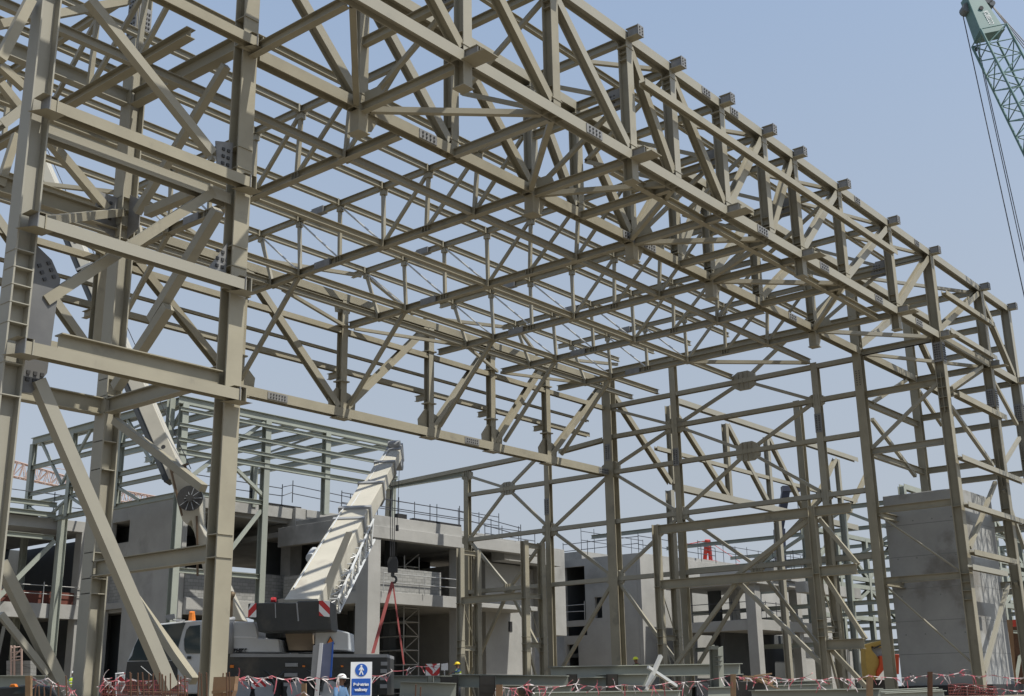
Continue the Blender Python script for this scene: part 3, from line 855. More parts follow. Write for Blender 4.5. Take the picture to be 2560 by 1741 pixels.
# ---------------------------------------------------------------- column pairs that stand in front of the end wall
TY = [(49.5, 9.0), (44.4, 8.95), (35.15, 8.95), (25.95, 8.9)]
def pairframe(ys, label):
    t = thing("trestle_frame", label, "steel frame", (55.5, ys[0], 0), "trestle frames standing in front of the end wall")
    for y in ys:
        for x in (55.3, 56.9):
            mb = MB(); section(mb, 'C36', (x, y, GZ), (x, y, 8.95), 'Y')
            for z in (2.6, 3.0, 3.4, 5.6): mb.box((x, y, z), (.24, .2, .012))
            mb.build('column', STEEL, t)
        for z in (2.95, 5.75, 8.7):
            mb = MB(); section(mb, 'B25', (55.5, y, z), (56.7, y, z), 'Z'); mb.build('tie_beam', STEEL, t)
        mb = MB(); section(mb, 'P12', (55.5, y, 2.7), (56.7, y, GZ), 'Z'); mb.build('brace', STEEL, t)
        mb = MB(); section(mb, 'R06', (55.5, y, 5.5), (56.7, y, 3.1), 'Z'); mb.build('brace', STEEL, t)
    return t
t = pairframe([49.5, 44.4], "shorter pair of trestle columns by the concrete corner, one beam halfway up")
mb = MB(); section(mb, 'B40', (55.3, 49.3, 5.75), (55.3, 44.6, 5.75), 'Z'); mb.build('beam', STEEL, t)
t = pairframe([35.15, 25.95], "wider trestle frame with two heavy level beams left of the concrete shaft")
for z, y1_ in ((8.65, 23.9), (5.7, 23.9), (2.2, 23.9)):
    for a, b in ((34.95, 26.15), (25.75, y1_)):
        if z < 3 and a > 30: continue
        mb = MB(); section(mb, 'B45', (55.3, a, z), (55.3, b, z), 'Z'); mb.build('beam', STEEL, t)
for a, b in (((30.6, 5.5), (35.0, 1.0)), ((30.4, 5.5), (26.1, 1.2)), ((26.1, 8.4), (30.5, 5.9)), ((25.7, 5.5), (23.9, 2.4)), ((25.7, 8.3), (23.9, 5.9)), ((25.7, 2.0), (23.9, 0))):
    mb = MB(); section(mb, 'P20', (55.5, a[0], a[1]), (55.5, b[0], b[1]), 'X'); mb.build('diagonal', STEEL, t)
# ---------------------------------------------------------------- paler steel frame on the concrete building behind the crane
PALE = mat("pale_painted_steel", (.30, .32, .275, 1), (.26, .278, .24, 1), rough=.55, scale=.6, obj_var=.06)
t = thing("pale_steel_hall", "paler green-grey open frame rising over the concrete building behind the cranes", "steel frame", (40.6, 58.15, 0))
def pm(part, sec, a, b, dep):
    mb = MB(); section(mb, sec, a, b, dep); mb.build(part, PALE, t)
for x, z0 in ((40.6, GZ), (46.8, GZ), (51.8, 11.6), (57.9, 11.6)): pm('column', 'C40', (x, 58.15, z0), (x, 58.15, 17.0), 'Y')
pm('column', 'C36', (40.2, 58.9, 12.5), (40.2, 58.9, 17.4), 'Y'); pm('column', 'C36', (49.0, 62.0, 12.2), (49.0, 62.0, 15.0), 'Y')
pm('eaves_beam', 'B45', (40.2, 58.15, 17.2), (58.5, 58.15, 17.2), 'Z')
for z in (16.6, 15.65, 14.78): pm('girt', 'B20', (40.2, 57.9, z), (58.2, 57.9, z), 'Z')
pm('girt', 'B30', (40.2, 58.0, 14.1), (57.7, 58.0, 14.1), 'Z')
pm('wall_tie', 'B40', (57.7, 57.9, 14.2), (57.7, 51.2, 14.2), 'Z')
for x in (41.0, 43.6, 46.8, 49.3, 51.8, 54.8, 57.9): pm('rafter', 'B36', (x, 58.3, 17.15), (x, 75.0, 17.15), 'Z')
for x0, x1 in ((46.8, 44.0), (51.8, 54.6), (41, 43.4)): pm('roof_brace', 'P12', (x0, 59, 17.0), (x1, 72, 17.0), 'Z')
pm('brace', 'P20', (46.8, 58.15, 12.2), (43.4, 58.15, 14.4), 'Y'); pm('brace', 'P20', (46.6, 58.15, 11.3), (43.6, 58.15, 7.7), 'Y')
pm('brace', 'P20', (43.4, 58.15, 14.4), (46.6, 58.15, 16.9), 'Y'); pm('brace', 'P20', (43.6, 58.15, 6.9), (46.6, 58.15, 3.3), 'Y')
pm('brace', 'P20', (43.4, 58.15, 14.4), (40.8, 58.15, 12.3), 'Y'); pm('brace', 'P20', (43.6, 58.15, 7.7), (40.8, 58.15, 11), 'Y')
pm('girt', 'B25', (46.8, 58.15, 7.3), (40.8, 58.15, 7.3), 'Z'); pm('girt', 'B25', (46.8, 58.15, 11.8), (40.8, 58.15, 11.8), 'Z')
# its side towards the left, a shallow truss wall going back
for z, s in ((17.2, 'B45'), (15.4, 'B25'), (13.6, 'B25'), (12.9, 'B22'), (11.6, 'B30')): pm('side_beam', s, (40.6, 58.3, z), (40.6, 75.2, z), 'Z')
for y in (64.5, 70, 75): pm('column', 'C36', (40.6, y, GZ if y > 74 else 11.6), (40.6, y, 17), 'X')
for k, y in enumerate((62.0, 64.5, 67.3, 70, 72.5)):
    pm('side_brace', 'P16', (40.6, y, 12.8 if k % 2 else 11.7), (40.6, y + 2.5, 11.7 if k % 2 else 12.8), 'X')
for y in (61, 71): pm('side_brace', 'P16', (40.6, y, 13.8), (40.6, y + 3, 17), 'X'); pm('side_brace', 'P16', (40.6, y, 13.8), (40.6, y - 3, 17), 'X')
for z in (12.4, 11.75, 10.3): pm('long_beam', 'B30', (33.0, 71.0, z), (40.4, 71.0, z), 'Z')
pm('brace', 'P24', (40.4, 70.9, 10.1), (35.2, 70.9, 4.3), 'Y')
pm('column', 'C45', (40.8, 70.8, GZ), (40.8, 70.8, 12.5), 'X')
# ---------------------------------------------------------------- concrete
CONC = mat("raw_concrete", (.36, .355, .335, 1), (.29, .287, .27, 1), rough=.85, scale=.5, detail=6, c3=(.20, .197, .185, 1), s3=.16, t3=(.56, .7), bump=.15, bscale=6)
CONC2 = mat("shaft_concrete", (.36, .362, .35, 1), (.29, .292, .282, 1), rough=.85, scale=.6, detail=6, c3=(.20, .19, .172, 1), s3=.3, t3=(.55, .66), bump=.15, bscale=5)
def brick_mat():
    m = mat("block_masonry", (.34, .34, .32, 1), (.30, .30, .285, 1), rough=.9, scale=1)
    nt = m.node_tree; N = nt.nodes; L = nt.links
    b = nt.nodes["Principled BSDF"]
    geo = N.new("ShaderNodeNewGeometry"); sep = N.new("ShaderNodeSeparateXYZ"); cmb = N.new("ShaderNodeCombineXYZ"); ad = N.new("ShaderNodeMath")
    L.new(geo.outputs["Position"], sep.inputs[0]); L.new(sep.outputs[0], ad.inputs[0]); L.new(sep.outputs[1], ad.inputs[1])
    L.new(ad.outputs[0], cmb.inputs[0]); L.new(sep.outputs[2], cmb.inputs[1])
    t = N.new("ShaderNodeTexBrick"); t.inputs["Scale"].default_value = 1.0; t.inputs["Brick Width"].default_value = .42; t.inputs["Row Height"].default_value = .21
    t.inputs["Mortar Size"].default_value = .012
    t.inputs["Color1"].default_value = (.30, .30, .285, 1); t.inputs["Color2"].default_value = (.23, .23, .22, 1); t.inputs["Mortar"].default_value = (.15, .15, .145, 1)
    L.new(cmb.outputs[0], t.inputs["Vector"]); L.new(t.outputs["Color"], b.inputs["Base Color"])
    return m
BLOCK = brick_mat()
DARKROOM = mat("painted_interior_shade", (.085, .09, .092, 1), (.06, .066, .068, 1), rough=.95, scale=.4)  # interior shade put into the colour of back walls and inner columns
BLACKF = mat("roof_felt", (.02, .02, .022, 1), (.03, .03, .03, 1), rough=.9)
SCAF = mat("scaffold_tube", (.07, .075, .085, 1), (.05, .05, .06, 1), rough=.45, scale=4, metallic=.3)
SCAFL = mat("bright_scaffold_tube", (.45, .45, .43, 1), (.36, .36, .35, 1), rough=.4, scale=4, metallic=.3)
def wallx(mb, X, y0, y1, z0, z1, holes=(), t=.3, mi=0):
    """wall in a plane of constant x, with rectangular holes (y0, y1, z0, z1)"""
    _wall(mb, lambda a, b, c, d: mb.b2((X, a, c), (X + t, b, d), mi), y0, y1, z0, z1, holes)
def wally(mb, Y, x0, x1, z0, z1, holes=(), t=.3, mi=0):
    _wall(mb, lambda a, b, c, d: mb.b2((a, Y, c), (b, Y + t, d), mi), x0, x1, z0, z1, holes)
def _wall(mb, put, a0, a1, z0, z1, holes):
    A = sorted({a0, a1} | {h for q in holes for h in q[:2] if a0 < h < a1})
    for i in range(len(A) - 1):
        m = (A[i] + A[i + 1]) / 2
        cuts = sorted([(q[2], q[3]) for q in holes if q[0] < m < q[1]])
        z = z0
        for c, d in cuts:
            if c > z: put(A[i], A[i + 1], z, c)
            z = max(z, d)
        if z < z1: put(A[i], A[i + 1], z, z1)
def railing(parent, pts, h=1.1, step=2.2, m=None, name='guardrail', r=.03):
    mb = MB()
    for k in range(len(pts) - 1):
        a, b = Vector(pts[k]), Vector(pts[k + 1])
        for q in (h, h * .55): mb.tube([a + UZ * (q + random.uniform(-.05, .05)), b + UZ * (q + random.uniform(-.05, .05))], r, 6)
        n = max(1, int((b - a).length / step))
        for i in range(n + 1): mb.tube([a + (b - a) * (i / n), a + (b - a) * (i / n) + UZ * (h + random.uniform(.05, .35))], r, 6)
    return mb.build(name, m or SCAF, parent)
# --- long building behind the cranes
bA = thing("concrete_building", "long unfinished grey concrete building with open dark floors behind the mobile crane", "building", (50.85, 53, GZ))
def cpart(name, f, m=None, bevel=.02):
    mb = MB(); f(mb); return mb.build(name, m or CONC, bA, bevel=bevel)
cpart('column', lambda m: m.b2((50.85, 53.02, GZ), (51.9, 54.1, 9.6)))
cpart('column', lambda m: m.b2((59.3, 53.02, GZ), (60.2, 54.1, 9.6)))
cpart('roof_beam', lambda m: (m.b2((50.7, 52.95, 9.6), (59.9, 53.6, 10.35)), m.b2((50.75, 53.2, 10.35), (59.6, 53.7, 11.05)), m.b2((59.9, 53.1, 9.75), (68, 53.6, 10.5))))
cpart('floor_band', lambda m: (m.b2((51.9, 53.0, 5.68), (59.3, 53.5, 6.4)), m.b2((50.9, 54.1, 5.68), (51.4, 61.4, 6.4))))
cpart('block_wall', lambda m: (m.b2((51.95, 53.25, 6.4), (57.6, 53.45, 7.9)), m.b2((51.0, 54.15, 6.4), (51.2, 61, 7.8))), BLOCK, 0)
cpart('roof_slab', lambda m: (m.b2((51.0, 53.75, 10.4), (68, 78, 10.75)), m.b2((52.4, 57.2, 10.75), (68, 78, 11.62))))
cpart('floor_slab', lambda m: m.b2((51.4, 53.5, 5.9), (68, 70, 6.2)))
cpart('west_beam', lambda m: m.b2((50.7, 54.1, 9.7), (51.2, 61.4, 10.95)))
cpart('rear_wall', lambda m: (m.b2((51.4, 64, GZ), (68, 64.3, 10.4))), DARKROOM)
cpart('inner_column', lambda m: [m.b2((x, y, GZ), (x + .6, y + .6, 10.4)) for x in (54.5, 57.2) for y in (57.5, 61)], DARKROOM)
# second bay, set back
cpart('parapet', lambda m: (m.b2((43.95, 61.9, 11.75), (52.3, 62.3, 12.55)), m.b2((52.3, 61.6, 11.2), (53.2, 62.5, 12.5)), m.b2((53.2, 61.5, 10.3), (60, 61.9, 12.45))))
cpart('roof_felt', lambda m: m.b2((43.95, 61.85, 12.55), (53.0, 70, 12.63)), BLACKF, 0)
cpart('column', lambda m: m.b2((52.0, 61.65, GZ), (53.0, 62.6, 11.2)))
cpart('block_wall', lambda m: m.b2((44.3, 62.1, 6.2), (52.0, 62.3, 8.0)), BLOCK, 0)
cpart('floor_band', lambda m: m.b2((44.3, 62.0, 5.2), (52.0, 62.5, 6.2)))
cpart('roof_slab', lambda m: (m.b2((44.3, 62.3, 11.5), (53, 78, 11.8)), m.b2((44.3, 62.5, 5.7), (53, 72, 6.0))))
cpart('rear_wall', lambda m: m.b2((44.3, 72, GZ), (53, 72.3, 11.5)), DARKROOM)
# side wall towards the left with its openings
cpart('side_wall', lambda m: wallx(m, 43.95, 62.31, 72, GZ, 12.5, [(68.1, 70.1, 10.1, 11.5), (68.3, 70.3, GZ - .1, 5.9), (68.6, 70.1, 6.3, 9.0)], .35))
cpart('block_wall', lambda m: m.b2((44.1, 68.6, 6.3), (44.25, 70.1, 9.0)), BLOCK, 0)
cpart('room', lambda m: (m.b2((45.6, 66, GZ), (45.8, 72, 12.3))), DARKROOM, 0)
# wing at the far left
cpart('roof_beam', lambda m: m.b2((30, 71.4, 10.9), (43.9, 72, 11.6)))
cpart('roof_felt', lambda m: m.b2((30, 71.35, 11.6), (39.4, 72, 11.7)), BLACKF, 0)
cpart('floor_band', lambda m: m.b2((30, 71.2, 5.3), (43.9, 71.8, 6.2)))
cpart('column', lambda m: m.b2((42.6, 71.4, GZ), (43.6, 72.2, 10.9)))
cpart('roof_slab', lambda m: (m.b2((30, 72, 10.9), (43.9, 84, 11.2)), m.b2((30, 71.8, 5.5), (43.9, 84, 5.9))))
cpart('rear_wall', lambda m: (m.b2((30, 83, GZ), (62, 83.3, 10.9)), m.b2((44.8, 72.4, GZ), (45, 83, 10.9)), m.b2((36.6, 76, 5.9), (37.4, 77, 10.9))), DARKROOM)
REDNET = mat("rusty_mesh", (.15, .05, .035, 1), (.10, .04, .03, 1), rough=.9, scale=3)
cpart('low_wall', lambda m: m.b2((30, 71.75, 6.2), (43.4, 71.85, 7.0)), REDNET, 0)
railing(bA, [(30, 71.3, 6.2), (43.6, 71.3, 6.2)], 1.15, 3, SCAFL)
railing(bA, [(43.9, 62.1, 12.6), (51.5, 62.1, 12.6), (52.4, 62.1, 12.9), (60, 61.7, 12.5)], 1.2, 2.4)
railing(bA, [(52.2, 57.0, 11.62), (68, 57.0, 11.62)], 1.35, 2.0)
railing(bA, [(50.9, 53.4, 11.05), (59.6, 53.4, 11.05), (66, 53.3, 10.5)], 1.1, 2.2)
railing(bA, [(53.2, 61.2, 10.4), (60, 61.2, 10.4)], 1.1, 2.2)
railing(bA, [(52, 52.85, 6.3), (59.3, 52.85, 6.3)], 1.15, 2.5, SCAFL)
railing(bA, [(34, 71.6, 11.65), (43.8, 71.6, 11.65)], 1.5, 3.2)
cpart('planks', lambda m: (m.b2((55.0, 53.25, 11.06), (59.6, 53.6, 11.2)), m.b2((53.6, 53.25, 11.06), (54.4, 53.6, 11.35))), BLACKF, 0)
# stair scaffold inside
t = thing("scaffold_tower", "bright tubular stair scaffold inside the open concrete bay right of the red slings", "scaffold", (57.7, 57, GZ))
mb = MB()
for x in (57.0, 58.4):
    for y in (56, 58.4): mb.tube([(x, y, GZ), (x, y, 9.2)], .04, 6)
for k in range(10):
    z = .4 + k * .9
    for a, b in (((57, 56), (58.4, 56)), ((57, 58.4), (58.4, 58.4)), ((57, 56), (57, 58.4)), ((58.4, 56), (58.4, 58.4))): mb.tube([(*a, z), (*b, z)], .035, 6)
    mb.tube([(57, 56, z), (58.4, 56, z + .9)] if k % 2 else [(58.4, 56, z), (57, 56, z + .9)], .03, 6)
mb.build('tubes', SCAFL, t)
mb = MB()
for k in range(4): mb.b2((57.05, 56.1, 1.3 + k * 1.8), (58.35, 58.3, 1.36 + k * 1.8))
mb.build('platforms', SCAFL, t)
# --- block in the middle
bB = thing("concrete_building", "pale concrete block with a tall dark opening seen between the end wall columns", "building", (60, 54, GZ))
def bpart(name, f, m=None, bevel=.02):
    mb = MB(); f(mb); return mb.build(name, m or CONC, bB, bevel=bevel)
p0 = ony(1213, 1405, 56.0); p1 = ony(1308, 1405, 56.0)
bpart('wall', lambda m: m.b2((p0.x, 56, GZ), (p1.x, 63.9, p0.z)))
q0 = ony(1384, 1371, 55); q1 = ony(1411, 1376, 55)
bpart('fin_wall', lambda m: m.b2((q0.x, 55, 4.4), (q1.x, 63, q0.z)))
bpart('beam', lambda m: m.b2((p0.x + .1, 54.3, p0.z), (q0.x - .1, 55.5, p0.z + 1.2)))
bpart('roof_slab', lambda m: m.b2((p0.x - .2, 55.5, p0.z + .8), (q0.x, 66, p0.z + 1.3)))
bpart('inner_wall', lambda m: m.b2((p1.x + .02, 57, GZ), (q0.x - .02, 57.3, p0.z)))
bpart('stair_window', lambda m: m.b2((p0.x + 2.5, 55.96, 4.6), (p0.x + 2.9, 56.1, 5.3)), BLACKF, 0)
railing(bB, [(p0.x, 56, p0.z + 1.3), (q0.x - 1, 56, p0.z + 1.3)], 1.3, 1.5)
c0 = at(1599, 1382, 92)
BX, BY = c0.x, c0.y
def hx(x0, y0, x1, y1):
    a = onx(x0, y0, BX); b = onx(x1, y1, BX)
    return (min(a.y, b.y), max(a.y, b.y), min(a.z, b.z), max(a.z, b.z))
holes = [hx(1411, 1420, 1465, 1550), hx(1415, 1568, 1468, 1588), hx(1417, 1612, 1448, 1690), hx(1486, 1494, 1506, 1545)]
yl = onx(1405, 1400, BX).y
bpart('side_wall', lambda m: wallx(m, BX, BY + .36, yl, GZ, c0.z, holes, .35))
bpart('front_wall', lambda m: m.b2((BX, BY, GZ), (BX + 14, BY + .35, c0.z)))
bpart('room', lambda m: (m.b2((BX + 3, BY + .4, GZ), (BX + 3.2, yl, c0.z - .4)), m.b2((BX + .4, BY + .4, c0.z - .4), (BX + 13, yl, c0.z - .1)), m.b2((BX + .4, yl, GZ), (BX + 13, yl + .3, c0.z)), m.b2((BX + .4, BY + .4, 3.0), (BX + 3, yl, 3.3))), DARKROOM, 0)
railing(bB, [(BX + .2, BY + .2, c0.z), (BX + .2, yl, c0.z)], 1.3, 2.2)
railing(bB, [(BX + .2, BY + .2, c0.z), (BX + 12, BY + .2, c0.z)], 1.3, 2.2)
railing(bB, [(BX - .15, holes[0][0], holes[0][2]), (BX - .15, holes[0][1], holes[0][2])], 1.2, 1.2, SCAFL)
# --- small open frame building further right
c1 = at(1888, 1560, 86)
CX, CY = c1.x, c1.y
bC = thing("concrete_building", "open two-storey concrete frame with a square corner column behind the trestle frame", "building", (CX, CY, GZ))
zr = at(1888, 1458, 86).z; z2 = at(1888, 1548, 86).z
def kpart(name, f, m=None, bevel=.02):
    mb = MB(); f(mb); return mb.build(name, m or CONC, bC, bevel=bevel)
ya = onx(1722, 1550, CX).y
kpart('column', lambda m: m.b2((CX - .3, CY - .3, GZ), (CX + .5, CY + .5, zr)))
kpart('column', lambda m: m.b2((CX, ya, GZ), (CX + .7, ya + .7, zr)))
kpart('column', lambda m: m.b2((CX + 7, CY, GZ), (CX + 7.7, CY + .7, zr)))
kpart('column', lambda m: m.b2((CX + 2.8, CY + 3, z2), (CX + 3.4, CY + 3.6, zr)))
kpart('floor_slab', lambda m: (m.b2((CX - .2, CY - .2, z2 - .75), (CX + 9, ya + 1, z2))))
kpart('roof_slab', lambda m: (m.b2((CX - .6, CY - .6, zr), (CX + 7, ya + 1.5, zr + .45)), m.b2((CX + 2, CY - .8, zr + .45), (CX + 7, ya, zr + 1.3))))
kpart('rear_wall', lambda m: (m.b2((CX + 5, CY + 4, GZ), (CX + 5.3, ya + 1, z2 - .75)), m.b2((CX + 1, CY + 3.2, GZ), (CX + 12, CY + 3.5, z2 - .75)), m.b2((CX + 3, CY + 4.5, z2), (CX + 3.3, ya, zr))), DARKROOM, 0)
kpart('beam', lambda m: m.b2((CX + 4, CY - 2.2, zr - .5), (CX + 14, CY - 1.4, zr + .3)))
kpart('low_wall', lambda m: m.b2((CX + 8, CY + .5, GZ), (CX + 24, CY + .9, z2 - 1)))
railing(bC, [(CX - .15, ya, z2), (CX - .15, CY - .15, z2), (CX + 6.5, CY - .15, z2)], 1.25, 1.6)
railing(bC, [(CX + 2, CY - .8, zr + 1.3), (CX + 7, CY - .8, zr + 1.3)], 1.3, 1.4)
# --- upper block with parapet behind it
c2 = at(1718, 1398, 108)
b2_ = thing("concrete_building", "low pale roof block with railings below the red crane head", "building", (c2.x, c2.y, GZ))
mb = MB(); mb.b2((c2.x, c2.y, GZ), (c2.x + 30, c2.y + 10, c2.z + .2)); mb.b2((c2.x - 8, c2.y + 6, GZ), (c2.x + 2, c2.y + 16, c2.z + .6)); mb.build('wall', CONC, b2_)
railing(b2_, [(c2.x - 8, c2.y + 6, c2.z + .6), (c2.x + 2, c2.y + 6, c2.z + .6)], 1.8, 1.8)
railing(b2_, [(c2.x + 2, c2.y, c2.z + .2), (c2.x + 30, c2.y, c2.z + .2)], 1.6, 2.2)
REDP = mat("red_paint", (.55, .06, .04, 1), (.45, .05, .035, 1), rough=.5)
# --- concrete shaft at right
sx = 60.6
pA = onx(2395, 1219, sx); pL = onx(2205, 1233, sx); pR = ony(2477, 1246, pA.y)
st = thing("concrete_shaft", "tall square stained concrete shaft inside the braced bay at right", "shaft", (sx, pA.y, GZ))
mb = MB(); mb.b2((sx, pA.y, GZ + .1), (pR.x, pL.y, pA.z)); mb.build('wall', CONC2, st, bevel=.03)
mb = MB()
for k in range(1, 6):
    z = pA.z - k * 1.62
    mb.b2((sx - .004, pA.y + .05, z), (sx + .02, pL.y - .05, z + .03)); mb.b2((sx + .05, pA.y - .004, z), (pR.x - .05, pA.y + .02, z + .03))
for i in range(4):
    for k in range(5):
        y = pA.y + (pL.y - pA.y) * (.12 + .25 * i); z = .8 + k * 1.9
        mb.b2((sx - .006, y, z), (sx + .01, y + .07, z + .07))
mb.build('formwork_joints', mat("joint_line_grey", (.235, .24, .232, 1), (.2, .205, .2, 1), rough=.9), st)  # joint lines and tie marks, a slightly darker grey than the shaft
mb = MB(); mb.b2((sx - .3, pA.y - .6, GZ), (pR.x + 1.5, pL.y + .3, GZ + .5)); mb.build('footing', mat("bitumen_coat", (.025, .025, .028, 1), (.035, .035, .035, 1), rough=.8), st)
# ---------------------------------------------------------------- paints used by the machines and small things
WHITE = mat("white_paint", (.54, .56, .57, 1), (.48, .5, .51, 1), rough=.4, scale=.8, c3=(.45, .44, .41, 1), s3=.6)
CREAM = mat("cream_paint", (.50, .475, .40, 1), (.43, .41, .345, 1), rough=.45, scale=.7, c3=(.34, .31, .26, 1), s3=.5)
CHAR = mat("charcoal_paint", (.035, .04, .042, 1), (.05, .053, .055, 1), rough=.45, scale=1.2, c3=(.09, .085, .075, 1), s3=.7)
RUBBER = mat("tyre_rubber", (.02, .02, .02, 1), (.035, .034, .032, 1), rough=.9, scale=3)
GLASS = mat("cab_glass", (.05, .07, .075, 1), (.03, .045, .05, 1), rough=.08, scale=.6, spec=.8)
RED = mat("signal_red", (.48, .035, .04, 1), (.40, .03, .035, 1), rough=.5, scale=3)
SIGNW = mat("sign_white", (.75, .76, .77, 1), (.68, .69, .70, 1), rough=.4, scale=2)
BLUE = mat("sign_blue", (.02, .10, .42, 1), (.018, .09, .38, 1), rough=.4, scale=2)
ORANGE = mat("orange_paint", (.75, .22, .03, 1), (.62, .18, .03, 1), rough=.5, scale=2)
TIMBER = mat("raw_timber", (.30, .20, .115, 1), (.23, .15, .085, 1), rough=.8, scale=2.5)
PLY = mat("worn_plywood", (.30, .19, .11, 1), (.25, .15, .085, 1), rough=.75, scale=1.6)
RUST = mat("rusty_bar", (.14, .075, .045, 1), (.10, .055, .035, 1), rough=.85, scale=6)
ROPE = mat("wire_rope", (.05, .05, .055, 1), (.035, .035, .04, 1), rough=.5, scale=6)
GREYPL = mat("grey_panel", (.30, .31, .32, 1), (.25, .26, .27, 1), rough=.5, scale=2)
def stripes(name, ax, w, c1=(.48, .035, .04, 1), c2=(.72, .73, .74, 1)):
    """diagonal hazard stripes in real space along a direction"""
    m = bpy.data.materials.new(name); m.use_nodes = True
    nt = m.node_tree; N = nt.nodes; L = nt.links; b = N["Principled BSDF"]; b.inputs["Roughness"].default_value = .5
    g = N.new("ShaderNodeNewGeometry"); d = N.new("ShaderNodeVectorMath"); d.operation = 'DOT_PRODUCT'; d.inputs[1].default_value = ax
    L.new(g.outputs["Position"], d.inputs[0])
    a = N.new("ShaderNodeMath"); a.operation = 'DIVIDE'; a.inputs[1].default_value = w; L.new(d.outputs["Value"], a.inputs[0])
    f = N.new("ShaderNodeMath"); f.operation = 'FRACT'; L.new(a.outputs[0], f.inputs[0])
    q = N.new("ShaderNodeMath"); q.operation = 'GREATER_THAN'; q.inputs[1].default_value = .5; L.new(f.outputs[0], q.inputs[0])
    x = N.new("ShaderNodeMix"); x.data_type = 'RGBA'; x.inputs[6].default_value = c1; x.inputs[7].default_value = c2
    L.new(q.outputs[0], x.inputs[0]); L.new(x.outputs[2], b.inputs["Base Color"])
    return m
HAZ_UP = stripes("hazard_stripes_rising", (CU - UZ).normalized(), .34)
HAZ_DN = stripes("hazard_stripes_falling", (CU + UZ).normalized(), .34)
HAZ_S = stripes("small_hazard_stripes", (CU + UZ).normalized(), .2)
TAPE = stripes("barrier_tape", (CU * .97 + UZ * .24), .3, (.40, .10, .12, 1), (.52, .46, .45, 1))
# ---------------------------------------------------------------- the mobile crane
D = 42.0
def H(px): return 1755 + (1280 - px) * .01742 - .0                     # not used for placing, only documents the eye level
mc_ = thing("mobile_crane", "white and charcoal telescopic mobile crane with raised boom and red striped counterweight", "crane", tuple(at(640, 1755, D)))
def q(name, f, m, parent=None, bevel=0, smooth=False):
    mb = MB(); f(mb); return mb.build(name, m, parent or mc_, bevel=bevel, smooth=smooth)
carrier = q('carrier', lambda m: (outline(m, [(545, 1650), (556, 1636), (577, 1635), (968, 1644), (968, 1738), (545, 1738)], D, 2.5),), CHAR, bevel=.03)
q('deck_edge', lambda m: outline(m, [(575, 1634), (968, 1636), (968, 1644), (575, 1643)], D - .04, 2.6), GREYPL, carrier)
q('step_plate', lambda m: [pbox(m, *b, D - .08, .06) for b in ((713, 1658, 744, 1667), (711, 1683, 743, 1692), (709, 1707, 742, 1716), (952, 1655, 968, 1664), (951, 1673, 967, 1683), (950, 1692, 967, 1701), (950, 1711, 967, 1721))], GREYPL, carrier)
q('striped_board', lambda m: pbox(m, 627, 1694, 665, 1723, D - .1, .04), HAZ_S, carrier)
q('marker_lamp', lambda m: (pbox(m, 575, 1663, 584, 1670, D - .08, .06), pbox(m, 756, 1664, 762, 1668, D - .08, .06), pbox(m, 852, 1664, 858, 1668, D - .08, .06)), ORANGE, carrier)
for px in (602, 662, 742, 824, 896):
    p = at(px, 1728, D - .12)
    w_ = q('wheel', lambda m: m.tube([p, p + CW * .5], .66, 22), RUBBER, smooth=False)
    q('rim', lambda m: m.tube([p - CW * .02, p + CW * .3], .36, 14), GREYPL, w_)
q('mud_guard', lambda m: [m.tube([at(px, 1728, D - .16) + CU * (.8 * math.cos(a)) + UZ * (.8 * math.sin(a)) for a in [math.pi * k / 10 for k in range(11)]], .05, 6) for px in (632, 742, 860)], CHAR)
cab = q('cab', lambda m: outline(m, [(306, 1735), (313, 1690), (318, 1652), (333, 1618), (354, 1572), (392, 1560), (470, 1552), (505, 1551), (560, 1552), (560, 1640), (545, 1652), (545, 1735)], D, 2.4), WHITE, bevel=.05)
q('windscreen', lambda m: outline(m, [(330, 1640), (336, 1616), (356, 1575), (394, 1564), (464, 1557), (455, 1580), (446, 1615), (443, 1650), (320, 1652)], D - .03, .05), GLASS, cab)
q('bumper', lambda m: outline(m, [(306, 1735), (313, 1692), (318, 1655), (443, 1652), (444, 1735)], D - .035, .1), CHAR, cab)
q('door_window', lambda m: outline(m, [(461, 1625), (460, 1600), (466, 1575), (474, 1566), (500, 1563), (500, 1634), (466, 1634)], D - .03, .05), GLASS, cab)
q('door_handle', lambda m: pbox(m, 468, 1641, 477, 1648, D - .06, .05), CHAR, cab)
q('wing_mirror', lambda m: (outline(m, [(411, 1543), (418, 1537), (436, 1535), (438, 1546), (422, 1551)], D - .3, .1), m.tube([at(428, 1543, D - .25), at(432, 1551, D - .2), at(462, 1552, D)], .025, 6)), GREYPL, cab)
q('beacon', lambda m: m.tube([at(480, 1552, D + .6), at(480, 1530, D + .6)], [.13, .1], 10), ORANGE, cab)
q('wiper', lambda m: m.tube([at(352, 1666, D - .1), at(380, 1690, D - .1)], .015, 5), GREYPL, cab)
sup = q('superstructure', lambda m: (outline(m, [(556, 1632), (556, 1553), (636, 1555), (641, 1570), (645, 1596), (696, 1598), (699, 1632)], D + .05, 2.3),), WHITE, bevel=.04)
q('trim_line', lambda m: outline(m, [(560, 1591), (628, 1592), (632, 1594), (641, 1594), (641, 1596), (628, 1595), (560, 1594)], D + .03, .03), SIGNW, sup)
text('LIEBHERR', 'lettering', at(570, 1631, D), .115, mat("black_lettering", (.012, .012, .014, 1)), sup, u=CU, v=UZ, shear=.15, bold=.012, sx=1.0)
q('exhaust_pipe', lambda m: m.tube([at(573, 1545, D + .3), at(573, 1510, D + .3), at(575, 1495, D + .3), at(580, 1488, D + .3), at(583, 1481, D + .3)], [.13, .13, .12, .11, .1], 12), mat("brown_exhaust", (.20, .15, .09, 1), (.14, .10, .06, 1), rough=.5, metallic=.4), sup, smooth=True)
